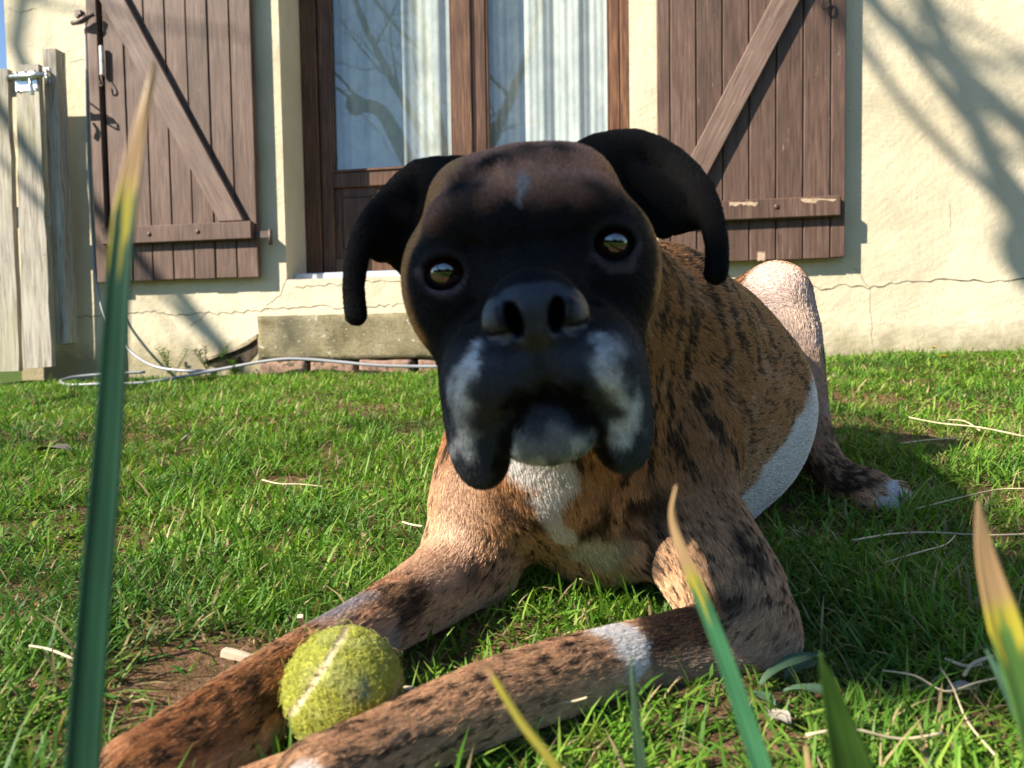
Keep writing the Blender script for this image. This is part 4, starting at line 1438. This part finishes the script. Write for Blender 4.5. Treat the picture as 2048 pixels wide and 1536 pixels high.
# eyeballs
m = NT('dog_eye')
ec = m.n('VertexColor', layer_name='coat').outputs[0]
m_eye = m.done(m.bsdf(ec, .06, Coat_Weight=1.0, Coat_Roughness=.015, Coat_IOR=2.1, Specular_IOR_Level=.6))
for c, gz in zip(EYES, (v3(.05, 1, .10), v3(-.05, 1, .10))):
    bm = bmesh.new()
    bmesh.ops.create_uvsphere(bm, u_segments=48, v_segments=32, radius=EYE_R)
    me = bpy.data.meshes.new('eye')
    bm.to_mesh(me); bm.free()
    me.shade_smooth()
    me.materials.append(m_eye)
    vv = np.array([tuple(v.co) for v in me.vertices])
    gd = HM.T @ (gz / np.linalg.norm(gz))
    ang = np.degrees(np.arccos(np.clip(vv @ gd / EYE_R, -1, 1)))
    ec_ = np.tile(v3(.020, .016, .015), (len(vv), 1))
    ec_ = mixc(ec_, v3(.034, .011, .005), 1 - smooth(38, 43, ang))
    ec_ = mixc(ec_, v3(.003, .002, .002), 1 - smooth(19, 23, ang))
    color_attr(me, ec_, 'coat')
    o = link(bpy.data.objects.new('eye', me), dog)
    o.location = c - np.array(dog.location)
# ------------------------------------------------------------------ worn tennis ball between the forelegs
def build_ball():
    c, R = at(687, 1376, .447), .0336
    ball = empty('tennis_ball', c)
    tag(ball, 'worn fuzzy yellow-green tennis ball between the forelegs of the dog', 'ball')
    bm = bmesh.new()
    bmesh.ops.create_icosphere(bm, subdivisions=6, radius=R)
    me = bpy.data.meshes.new('felt')
    bm.to_mesh(me); bm.free()
    V = np.array([tuple(v.co) for v in me.vertices])
    N = V / np.linalg.norm(V, axis=1, keepdims=True)
    view = CAM - c; view /= np.linalg.norm(view)
    def on(px, py):                                        # unit direction of the ball point seen at a pixel
        d = at(px, py, .447) - CAM; d /= np.linalg.norm(d)
        oc = CAM - c
        bq = oc @ d
        disc = max(bq * bq - (oc @ oc - R * R), 0)
        q = CAM + d * (-bq - math.sqrt(disc)) - c
        return q / np.linalg.norm(q)
    def ring(a, b_, c_):
        n = np.cross(b_ - a, c_ - a); n /= np.linalg.norm(n)
        return n, n @ a
    seams = [ring(on(680, 1280), on(642, 1342), on(582, 1428)), ring(on(798, 1340), on(792, 1380), on(770, 1420))]
    ds_ = np.full(len(N), 9.0)
    wobb = (fbm(N, 6, 3, 5) - .5) * .03
    for n, h in seams: ds_ = np.minimum(ds_, np.abs(N @ n - h + wobb))
    seam = 1 - smooth(.035, .075, ds_)
    lump = fbm(N, 5, 4, 9) - .5
    V2 = N * (R + .0016 * lump - .0009 * seam)[:, None]
    me.vertices.foreach_set('co', V2.astype(np.float32).ravel())
    me.update(); me.shade_smooth()
    base = v3(.37, .375, .070)
    col = np.tile(base, (len(N), 1)) * (.72 + .6 * fbm(N, 9, 4, 3))[:, None]
    col = mixc(col, v3(.40, .41, .15), .6 * smooth(.5, .75, fbm(N, 4, 2, 8)))
    col = mixc(col, v3(.62, .50, .33), .9 * seam)
    sp = lambda px, py, r: 1 - smooth(r * .4, r * 1.5, np.linalg.norm(N + (np.stack([fbm(N, 14, 2, s) for s in (1, 2, 3)], 1) - .5) * .25 - on(px, py), axis=1))
    col = mixc(col, v3(.16, .22, .16), .8 * sp(728, 1378, .13))
    col = mixc(col, v3(.27, .20, .10), .75 * sp(703, 1392, .10))
    col = mixc(col, v3(.20, .22, .07), .4 * sp(655, 1425, .06))
    m = NT('ball_felt')
    m.obj()
    cc = m.n('VertexColor', layer_name='coat').outputs[0]
    me.materials.append(m.done(m.bsdf(cc, .9, m.bump(m.noise(m.obj(), 420, 4), .6, .002), Specular_IOR_Level=.1)))
    color_attr(me, col, 'coat')
    link(bpy.data.objects.new('felt', me), ball)
    # loose fibres
    rg = np.random.default_rng(3)
    n = 26000
    k = rg.choice(len(N), n)
    k = k[rg.random(n) > seam[k] * .9]
    n = len(k)
    nn = N[k]; rt_ = V2[k] + rg.normal(0, .0004, (n, 3))
    tw = rg.normal(0, 1, (n, 3)); tw -= np.einsum('ij,ij->i', tw, nn)[:, None] * nn; tw /= np.linalg.norm(tw, axis=1, keepdims=True)
    t2 = np.cross(nn, tw)
    Ls = rg.gamma(2.0, .0008, n) + .0006
    Ls[:260] *= 3.0
    lift = rg.uniform(.12, .55, n)
    pts = np.stack([rt_, rt_ + tw * (Ls * .5)[:, None] + nn * (Ls * lift)[:, None], rt_ + tw * (Ls * .7)[:, None] + t2 * (Ls * .5)[:, None] + nn * (Ls * lift * .9)[:, None]], 1)
    hcv = bpy.data.hair_curves.new('fuzz')
    hcv.add_curves([3] * n)
    hcv.points.foreach_set('position', pts.astype(np.float32).ravel())
    hcv.points.foreach_set('radius', np.tile(np.array([.00014, .00012, .00006], np.float32), n))
    a_ = hcv.attributes.new('coat', 'FLOAT_COLOR', 'CURVE')
    c4 = np.ones((n, 4), np.float32); c4[:, :3] = np.clip(col[k] * np.exp(rg.normal(0, .2, n))[:, None] * 1.1, 0, .9)
    a_.data.foreach_set('color', c4.ravel())
    m = NT('ball_fuzz')
    hcv.materials.append(m.done(m.bsdf(m.n('Attribute', attribute_name='coat').outputs['Color'], .8, Specular_IOR_Level=.1)))
    f = link(bpy.data.objects.new('fuzz', hcv), ball)
    tag(f, kind='stuff')
build_ball()

# ------------------------------------------------------------------ long garden leaves close to the camera
def strap_leaf(name, spine, w, label, tip_brown=.16, tone=(.045, .17, .07), fold=.35, seed=0, face=None, cat='leaf', shr=.46):
    """a narrow upright leaf: spine points from the ground to the tip (world), width w; its tip withers to yellow and tan"""
    P = spline(spine, 12)
    n = len(P)
    t = np.concatenate([[0], np.cumsum(np.linalg.norm(np.diff(P, axis=0), axis=1))]); t /= t[-1]
    T = np.gradient(P, axis=0); T /= np.linalg.norm(T, axis=1, keepdims=True)
    fv = np.array(face if face is not None else (0, -1.0, 0), float)
    S = np.cross(T, fv); S /= np.linalg.norm(S, axis=1, keepdims=True)
    Nn = np.cross(S, T)
    tb = min(tip_brown, .6)
    g_end = 1 - tb
    if tip_brown:
        hw_ = w / 2 * np.where(t < g_end, shr + (1 - shr) * (1 - t / g_end) ** .8, shr * np.clip(1 - (t - g_end) / tb, 0, 1) ** .75 + .03)
    else:
        hw_ = w / 2 * np.clip((1 - t) * 4.0, .03, 1) ** .8
    th = .0011
    V, Fc, C = [], [], []
    cols = 11
    green, yel, tan_ = np.array(tone), v3(.46, .40, .05), v3(.42, .27, .13)
    for i in range(n):
        for sgn in (1, -1):
            for j in range(cols):
                u = j / (cols - 1) * 2 - 1
                V.append(P[i] + S[i] * hw_[i] * u + Nn[i] * (sgn * th * (1 - .6 * abs(u)) - fold * hw_[i] * (1 - u * u)))
                g = green * (1 + .16 * math.sin(u * 16 + seed) + .10 * math.sin(t[i] * 43 + seed * 3 + u * 2) + .22 * max(0, 1 - abs(u) * 3.5))
                a = float(smooth(1 - tip_brown * 1.10, 1 - tip_brown * .98, np.array(t[i] + .030 * math.sin(5 * u + seed) + .012 * math.sin(13 * u + 2 * seed)))) if tip_brown else 0
                b = float(smooth(1 - tip_brown * .92, 1 - tip_brown * .70, np.array(t[i]))) if tip_brown else 0
                C.append((g * (1 - a) + yel * a) * (1 - b) + tan_ * b)
    m_ = 2 * cols
    for i in range(n - 1):
        for k in range(m_):
            # ring order: front row left to right, back row right to left
            r = list(range(cols)) + [cols + j for j in range(cols - 1, -1, -1)]
            a, b = r[k], r[(k + 1) % m_]
            Fc.append((i * m_ + a, i * m_ + b, (i + 1) * m_ + b, (i + 1) * m_ + a))
    r = list(range(cols)) + [cols + j for j in range(cols - 1, -1, -1)]
    Fc += [tuple(r[::-1]), tuple((n - 1) * m_ + k for k in r)]
    o = mesh_obj(name, np.array(V) - np.array(spine[0]), Fc, M_STRAP, None, True)
    o.location = spine[0]
    color_attr(o.data, np.array(C), 'coat')
    tag(o, label, cat, 'long garden leaves close to the viewer')
    return o
M_STRAP = mat_leaf('strap_leaf', None, .40, .22, 'coat')
def rooted(*pts):
    """leaf spine: the points in view, carried on downwards to the soil"""
    P = [np.array(p) for p in pts]
    d = P[0] - P[1]; d /= np.linalg.norm(d)
    d = d * [.55, 1, 1]; low = []
    q = P[0]
    step_ = np.linalg.norm(P[0] - P[1]) * .8
    while q[2] > ground_z(q[0], q[1]) - .004 and len(low) < 12:
        q = q + d * step_ * [.8 ** len(low), 1, 1]; low.append(q)
    return low[::-1] + P
strap_leaf('strap_leaf', rooted(at(165, 1536, .205), at(215, 900, .205), at(250, 430, .207), at(310, 125, .212)), .0125, 'tall dark green leaf with withered tip, leftmost in the foreground', .13, (.016, .060, .034), seed=1)
strap_leaf('strap_leaf', rooted(at(1530, 1560, .235), at(1440, 1290, .245), at(1375, 1130, .25), at(1345, 1040, .255), at(1352, 970, .257)), .0098, 'green leaf with yellow tip standing before the bent elbow of the dog', .16, (.050, .17, .075), seed=2)
strap_leaf('strap_leaf', rooted(at(1118, 1545, .222), at(1040, 1440, .225), at(966, 1320, .23)), .0066, 'narrow yellowed leaf before the stretched foreleg', .04, (.30, .27, .045), seed=3, shr=.25)
strap_leaf('strap_leaf', rooted(at(1282, 1545, .30), at(1272, 1440, .302), at(1262, 1310, .305)), .0048, 'small thin grey-green leaf before the foreleg', .0, (.055, .105, .055), seed=4)
strap_leaf('strap_leaf', rooted(at(2065, 1420, .215), at(2008, 1240, .217), at(1972, 1110, .22), at(1956, 1000, .224)), .0135, 'broad green leaf with orange tip at the right edge', .165, (.090, .19, .045), seed=5, shr=.72)
strap_leaf('strap_leaf', rooted(at(2075, 1480, .262), at(2030, 1400, .264), at(1972, 1300, .268)), .0100, 'short grey-green leaf under the orange-tipped leaf', .0, (.065, .135, .085), seed=6)
strap_leaf('strap_leaf', rooted(at(1705, 1540, .236), at(1675, 1430, .238), at(1640, 1305, .24)), .0150, 'very dark green leaf in shade on the right', .0, (.030, .070, .012), seed=7)
strap_leaf('strap_leaf', rooted(at(1626, 1580, .236), at(1618, 1530, .237), at(1610, 1490, .24)), .0085, 'withered tan leaf tip poking up from the lower edge', .55, (.30, .22, .08), seed=8, shr=.8)

# ------------------------------------------------------------------ litter on the lawn
def lawn_y(px, py, lift=.0):
    """distance at which the line of sight to a pixel meets the lawn"""
    lo_, hi_ = .2, 3.3
    for _ in range(40):
        y = (lo_ + hi_) / 2
        p = at(px, py, y)
        if p[2] > ground_z(p[0], y) + lift: lo_ = y
        else: hi_ = y
    return (lo_ + hi_) / 2
def lawn(px, py, lift=.0):
    return at(px, py, lawn_y(px, py, lift))
STRAWS = [
    ([(1705, 1098), (1790, 1082), (1870, 1073), (1960, 1075), (2060, 1078)], .0016, 'long pale straw arching over the dark grass at the right'),
    ([(1770, 1128), (1840, 1122), (1890, 1105), (1910, 1076)], .0012, 'bent thin straw below the long arching straw'),
    ([(1612, 1505), (1700, 1492), (1800, 1480), (1885, 1469)], .0014, 'straight pale straw near the lower right edge'),
    ([(1765, 1348), (1830, 1368), (1890, 1394), (1950, 1385), (2010, 1372)], .0010, 'kinked thin straw above the straight pale straw'),
    ([(1890, 1324), (1930, 1335), (1965, 1340)], .0018, 'short thick straw near the grey-green leaf'),
    ([(1928, 1370), (1945, 1350), (1985, 1336)], .0020, 'flat pale straw curling by the grey-green leaf'),
    ([(1880, 1360), (1905, 1400), (1935, 1460), (1990, 1520)], .0010, 'thin brown stalk running down to the lower right corner'),
    ([(1818, 838), (1880, 848), (1960, 862), (2050, 874)], .0022, 'yellow straw lying on the sunny grass at the right'),
    ([(1895, 842), (1930, 853), (1960, 863)], .0020, 'short straw crossing the yellow straw'),
    ([(1800, 893), (1860, 884), (1920, 878)], .0018, 'pale straw beside the bare patch of soil at the right'),
    ([(525, 968), (560, 974), (600, 977), (650, 977)], .0018, 'pale twig on the lawn left of the dog'),
    ([(805, 1052), (825, 1060), (845, 1070)], .0018, 'short straw stub beside the far shoulder of the dog'),
    ([(60, 1305), (100, 1318), (148, 1338)], .0014, 'tan straw by the tall dark leaf'),
    ([(1078, 1452), (1110, 1432), (1150, 1424), (1175, 1422)], .0012, 'curved straw below the stretched foreleg'),
    ([(1830, 700 + 320), (1900, 1012), (1990, 990), (2050, 992)], .0012, 'grey straw half hidden behind the orange leaf tip'),
    ([(1160, 1180), (1200, 1168), (1235, 1150)], .0010, 'thin straw under the chest of the dog'),
]
for i, (pts, r, lab) in enumerate(STRAWS):
    rs = random.Random(i)
    P = [lawn(x, y, .016) + [0, 0, rs.uniform(.000, .010)] for x, y in pts]
    o = tube('straw', spline(np.array(P), 4), r * .62, M_STRAW, None, 6)
    o.data.transform(Matrix.Translation(-Vector(P[0]))); o.location = P[0]
    tag(o, lab, 'straw', 'dry straws on the lawn')
def splinter(pts, w, h, label, seed):
    a, b = [np.array(p, float) for p in pts]
    t = b - a; L = np.linalg.norm(t); t /= L
    s = np.cross(t, [0, 0, 1]); s /= np.linalg.norm(s)
    u = np.cross(s, t)
    r = random.Random(seed)
    V, Fc = [], []
    n = 6
    for i in range(n + 1):
        q = a + t * L * i / n
        k = 1 - .35 * (i / n) + r.uniform(-.06, .06)
        if i == n: k *= .75
        for x, y in ((-1, -1), (1, -1), (1, .8), (.2, 1.1), (-1, .9)):
            V.append(q + s * w / 2 * x * k + u * h / 2 * y * k - a)
    for i in range(n):
        for k in range(5): Fc.append((i * 5 + k, i * 5 + (k + 1) % 5, i * 5 + 5 + (k + 1) % 5, i * 5 + 5 + k))
    Fc += [(4, 3, 2, 1, 0), tuple(n * 5 + k for k in range(5))]
    o = mesh_obj('wood_splinter', V, Fc, M_SPLINT)
    o.location = a
    tag(o, label, 'splinter', 'wood splinters by the ball')
splinter((lawn(446, 1309, .014) + [0, 0, .002], lawn(560, 1330, .012)), .0075, .005, 'flat pale wood splinter left of the far foreleg', 1)
splinter((lawn(600, 1232, .03), lawn(612, 1268, .008)), .004, .003, 'small upright wood splinter behind the far foreleg', 2)
splinter((lawn(862, 1392, .012), lawn(795, 1376, .012)), .0075, .006, 'wood splinter sticking out between ball and foreleg', 3)

# broad weed leaves, dead leaves, flowers
def oval_leaf(c, d, L, w, curl, mat, up=(0, 0, 1), n=8):
    """verts and faces of one oval leaf with a midrib fold"""
    c, d = np.array(c, float), np.array(d, float); d /= np.linalg.norm(d)
    s = np.cross(d, up); s /= np.linalg.norm(s); u = np.cross(s, d)
    V, Fc = [], []
    for i in range(n + 1):
        t = i / n
        hw_ = w / 2 * math.sin(math.pi * min(1, t * .92 + .04)) ** .8
        ctr = c + d * L * t + u * curl * L * (t - t * t * 1.2)
        for k in (-1, -.5, 0, .5, 1):
            V.append(ctr + s * hw_ * k + u * (abs(k) * hw_ * .35 + .0006 * math.sin(9 * t + 5 * k)))
    for i in range(n):
        for k in range(4): Fc.append((i * 5 + k, i * 5 + k + 1, i * 5 + 6 + k, i * 5 + 5 + k))
    return V, Fc
M_WEED = mat_leaf('weed_leaf', [(.3, (.045, .10, .055)), (.7, (.13, .21, .13))], .55, .2)
M_WEED2 = mat_leaf('fresh_weed', [(.3, (.07, .16, .02)), (.7, (.16, .28, .05))], .5, .3)
M_DEADL = mat_plain('dead_leaf', (.30, .27, .22), .8, .35, 60)
M_DEADD = mat_plain('dark_dead_leaf', (.075, .068, .055), .85, .35, 60)
def leaf_thing(name, leaves, mat, label, cat, group=None):
    base = np.array(leaves[0][0])
    root = empty(name, base)
    tag(root, label, cat, group)
    for c, d, L, w, cu in leaves:
        V, Fc = oval_leaf(c, d, L, w, cu, mat)
        mesh_obj('leaf', np.array(V) - base, Fc, mat, root, True)
    return root
e0 = lawn(1520, 1370, .006)
leaf_thing('weed_rosette', [(e0, (.9, -.1, .55), .045, .016, .3), (e0 + [.012, -.01, 0], (.8, -.5, .15), .034, .013, .3), (e0 + [.02, .01, 0], (1, .3, .3), .030, .012, .2), (e0 + [-.01, -.012, 0], (.3, -1, .2), .026, .010, .3)], M_WEED, 'grey-green broad weed leaves by the bent elbow of the dog', 'weed', 'broad leaved weeds')
e0 = lawn(1010, 1420 + 90, .006)
leaf_thing('weed_rosette', [(lawn(1135, 1395, .004), (.5, -.3, .4), .020, .008, .3), (lawn(1150, 1405, .004), (.8, .2, .5), .016, .007, .3)], M_WEED2, 'small fresh weed leaves just below the foreleg', 'weed', 'broad leaved weeds')
e0 = lawn(1530, 1425, .005)
leaf_thing('dead_leaf', [(e0, (.3, -.8, .15), .022, .014, .2)], M_DEADL, 'pale dead leaf right of the yellow-tipped leaf', 'dead leaf', 'dead leaves on the lawn')
leaf_thing('dead_leaf', [(lawn(1895, 1385, .008), (1, .1, .1), .022, .013, .2)], M_DEADL, 'round pale dead leaf among the straws at the right', 'dead leaf', 'dead leaves on the lawn')
leaf_thing('dead_leaf', [(lawn(75, 905, .012), (1, -.2, .1), .07, .04, .25)], M_DEADD, 'dark shrivelled leaf left of the tall dark leaf', 'dead leaf', 'dead leaves on the lawn')
leaf_thing('dead_leaf', [(lawn(352, 905, .012), (.55, .2, .8), .04, .022, .2)], M_DEADL, 'grey upright dead leaf right of the tall dark leaf', 'dead leaf', 'dead leaves on the lawn')
leaf_thing('dead_leaf', [(lawn(1722, 736, .016), (1, .1, .2), .025, .015, .3)], mat_plain('brown_leaf', (.26, .13, .085), .8, .3), 'small brown leaf in the grass by the wall', 'dead leaf', 'dead leaves on the lawn')
def flower(px, py, label):
    c = lawn(px, py, .045)
    root = empty('yellow_flower', c - [0, 0, .05])
    tag(root, label, 'flower', 'yellow flowers by the wall')
    tube('stem', [(0, 0, 0), (.002, 0, .025), (0, 0, .05)], .0012, M_WEED2, root, 5)
    V, Fc = [], []
    for k in range(14):
        a = 2 * math.pi * k / 14
        v, f = oval_leaf((0, 0, .05), (math.cos(a), math.sin(a), .35 + .3 * (k % 2)), .011, .005, .2, None, n=4)
        b = len(V); V += v; Fc += [tuple(i + b for i in q) for q in f]
    mesh_obj('petals', V, Fc, M_YEL, root, True)
M_YEL = mat_plain('yellow_petal', (.80, .52, .02), .6, .1, 200)
flower(1868, 697, 'upper small yellow flower in the grass by the wall')
flower(1887, 714, 'lower small yellow flower in the grass by the wall')
# weeds at the foot of the wall
def wall_weed(px, py, h, seed, label):
    r = random.Random(seed)
    base = wall_world(*wl(px, py, .06)); base[2] = float(ground_z(base[0], base[1]))
    root = empty('wall_weed', base)
    tag(root, label, 'weed', 'weeds at the foot of the wall')
    for k in range(5):
        d = np.array([r.uniform(-.6, .6), r.uniform(-.5, .2), 1.0])
        P = spline([(0, 0, 0), d * h * .5, d * h * r.uniform(.8, 1.1) + [r.uniform(-.02, .02), 0, 0]], 5)
        tube('stem', P, .0016, M_WEED2, root, 5)
        V, Fc = [], []
        for i in range(2, len(P), 1):
            for s in (-1, 1):
                v, f = oval_leaf(P[i], (s * r.uniform(.5, 1), r.uniform(-.6, .3), r.uniform(.1, .7)), r.uniform(.014, .026), .009, .2, None, n=4)
                b = len(V); V += v; Fc += [tuple(q_ + b for q_ in q) for q in f]
        o = mesh_obj('leaves', V, Fc, M_WEED2, root, True)
        tag(o, kind='stuff')
wall_weed(345, 735, .12, 1, 'leafy green weed against the wall behind the hose')
wall_weed(425, 735, .13, 2, 'taller green weed by the broken plaster')
wall_weed(470, 735, .06, 3, 'low green weed below the broken plaster')
# ------------------------------------------------------------------ the lawn: single blades of grass
def build_grass():
    rg = np.random.default_rng(21)
    zones = [(.16, .75, 100000, .8), (.75, 1.5, 54000, 1.05), (1.5, 3.2, 22000, 1.5)]
    roots, far = [], []
    for y0, y1, dens, f in zones:
        w = .45 + .98 * y1
        n = int(dens * (y1 - y0) * 2 * w)
        p = np.stack([rg.uniform(-w, w, n), rg.uniform(y0, y1, n)], 1)
        core = np.abs(p[:, 0]) < .16 + .76 * p[:, 1]
        p = p[core | ((np.abs(p[:, 0]) < .45 + .98 * p[:, 1]) & (rg.random(n) < .40))]
        roots.append(p); far.append(np.full(len(p), f))
    p = np.concatenate(roots); far = np.concatenate(far)
    wy = (HO[1] - (p[:, 0] - HO[0]) * math.tan(YAW))                 # the wall's foot
    ok = p[:, 1] < wy - .03
    p, far = p[ok], far[ok]
    n = len(p)
    q3 = np.stack([p[:, 0], p[:, 1], np.zeros(n)], 1)
    clump = fbm(q3, 9, 3, 3)
    dry = fbm(q3, 4.5, 3, 8)
    bare = np.zeros(n)
    for px, py, r in ((400, 1355, .095), (330, 1425, .04), (560, 960, .045), (1850, 885, .06), (820, 870, .05), (1930, 1440, .03), (300, 1250, .03), (1900, 1380, .025), (100, 1380, .02)):
        c = lawn(px, py)
        bare = np.maximum(bare, 1 - smooth(r * .3, r * 1.2, np.linalg.norm(q3[:, :2] - c[:2], axis=1) + (clump - .5) * r))
    keep = rg.random(n) > np.maximum(.93 * bare, .50 * smooth(.55, .35, clump))
    p, far, clump, dry, q3, bare = p[keep], far[keep], clump[keep], dry[keep], q3[keep], bare[keep]
    n = len(p)
    L = rg.gamma(5, .0046, n) * (.50 + .90 * clump)
    L = np.clip(L, .009, .062)
    az = rg.uniform(0, 2 * np.pi, n)
    lean = rg.beta(1.7, 1.6, n) * 1.35
    curl = rg.uniform(.2, 1.1, n)
    wd = rg.uniform(.0007, .0017, n) * far
    d2 = np.stack([np.cos(az), np.sin(az), np.zeros(n)], 1)
    side = np.stack([-np.sin(az), np.cos(az), np.zeros(n)], 1)
    tw = rg.uniform(-.9, .9, n)[:, None]
    z0 = ground_z(p[:, 0], p[:, 1]) - .003
    base = np.stack([p[:, 0], p[:, 1], z0], 1)
    lev = []
    for t, wf in ((0, .75), (.38, 1.0), (.72, .72), (1.0, 0)):
        ang = lean + curl * t
        pos = base + d2 * (np.sin(lean + curl * t * .6) * L * t)[:, None]
        pos[:, 2] += np.cos(lean * .92 + curl * t * .62) * L * t
        pos[:, 2] = np.maximum(pos[:, 2], z0 + .002 + .004 * t)
        sv = side * np.cos(tw * t) + np.array([0, 0, 1.0]) * np.sin(tw * t)
        lev.append((pos, sv * (wd * wf)[:, None]))
    # no blade inside the dog, the ball or the step
    mids = lev[1][0]; tips = lev[3][0]
    near = (p[:, 0] > -.35) & (p[:, 0] < .66) & (p[:, 1] > .28) & (p[:, 1] < 1.5)
    bad = np.zeros(n, bool)
    ix = np.nonzero(near)[0]
    for pts, mg in ((base[ix] + [0, 0, .008], .002), (mids[ix], .000), (lev[2][0][ix], -.001), (tips[ix], -.002)):
        bad[ix] |= dog_local(pts, dog_sdf) < mg
    bc = at(687, 1376, .447)
    for pts in (mids, tips, base): bad |= np.linalg.norm(pts - bc, axis=1) < .034
    g = ~bad
    V = np.empty((g.sum(), 7, 3), np.float32)
    for k in range(3):
        V[:, 2 * k] = (lev[k][0] - lev[k][1])[g]
        V[:, 2 * k + 1] = (lev[k][0] + lev[k][1])[g]
    V[:, 6] = lev[3][0][g]
    m_ = len(V)
    o7 = (np.arange(m_) * 7)[:, None]
    quads = np.concatenate([o7 + [0, 1, 3, 2], o7 + [2, 3, 5, 4]])
    tris = o7 + [4, 5, 6]
    c1, c2, c3 = v3(.052, .150, .014), v3(.150, .305, .028), v3(.310, .410, .070)
    r = rg.random(m_)
    col = c1 + (c2 - c1) * r[:, None]
    col = mixc(col, c3, smooth(.55, 1.0, rg.random(m_)) * .8)
    col *= (.78 + .5 * clump[g])[:, None]
    col = mixc(col, v3(.030, .095, .028), .5 * smooth(.5, .3, dry[g]))
    straw = rg.random(m_) < (.07 + .12 * smooth(.5, .7, dry[g]) + .35 * bare[g])
    col[straw] = v3(.40, .31, .165) * rg.uniform(.5, 1.25, straw.sum())[:, None]
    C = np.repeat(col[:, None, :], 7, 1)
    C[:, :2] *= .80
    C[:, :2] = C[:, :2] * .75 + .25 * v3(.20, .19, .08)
    mat = mat_leaf('grass_blade', None, .50, .32, 'coat')
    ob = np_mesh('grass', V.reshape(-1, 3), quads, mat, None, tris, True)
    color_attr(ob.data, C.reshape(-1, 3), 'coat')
    tag(ob, 'short green lawn grass with dry blades', 'grass', kind='stuff')
    print('blades', m_)
build_grass()
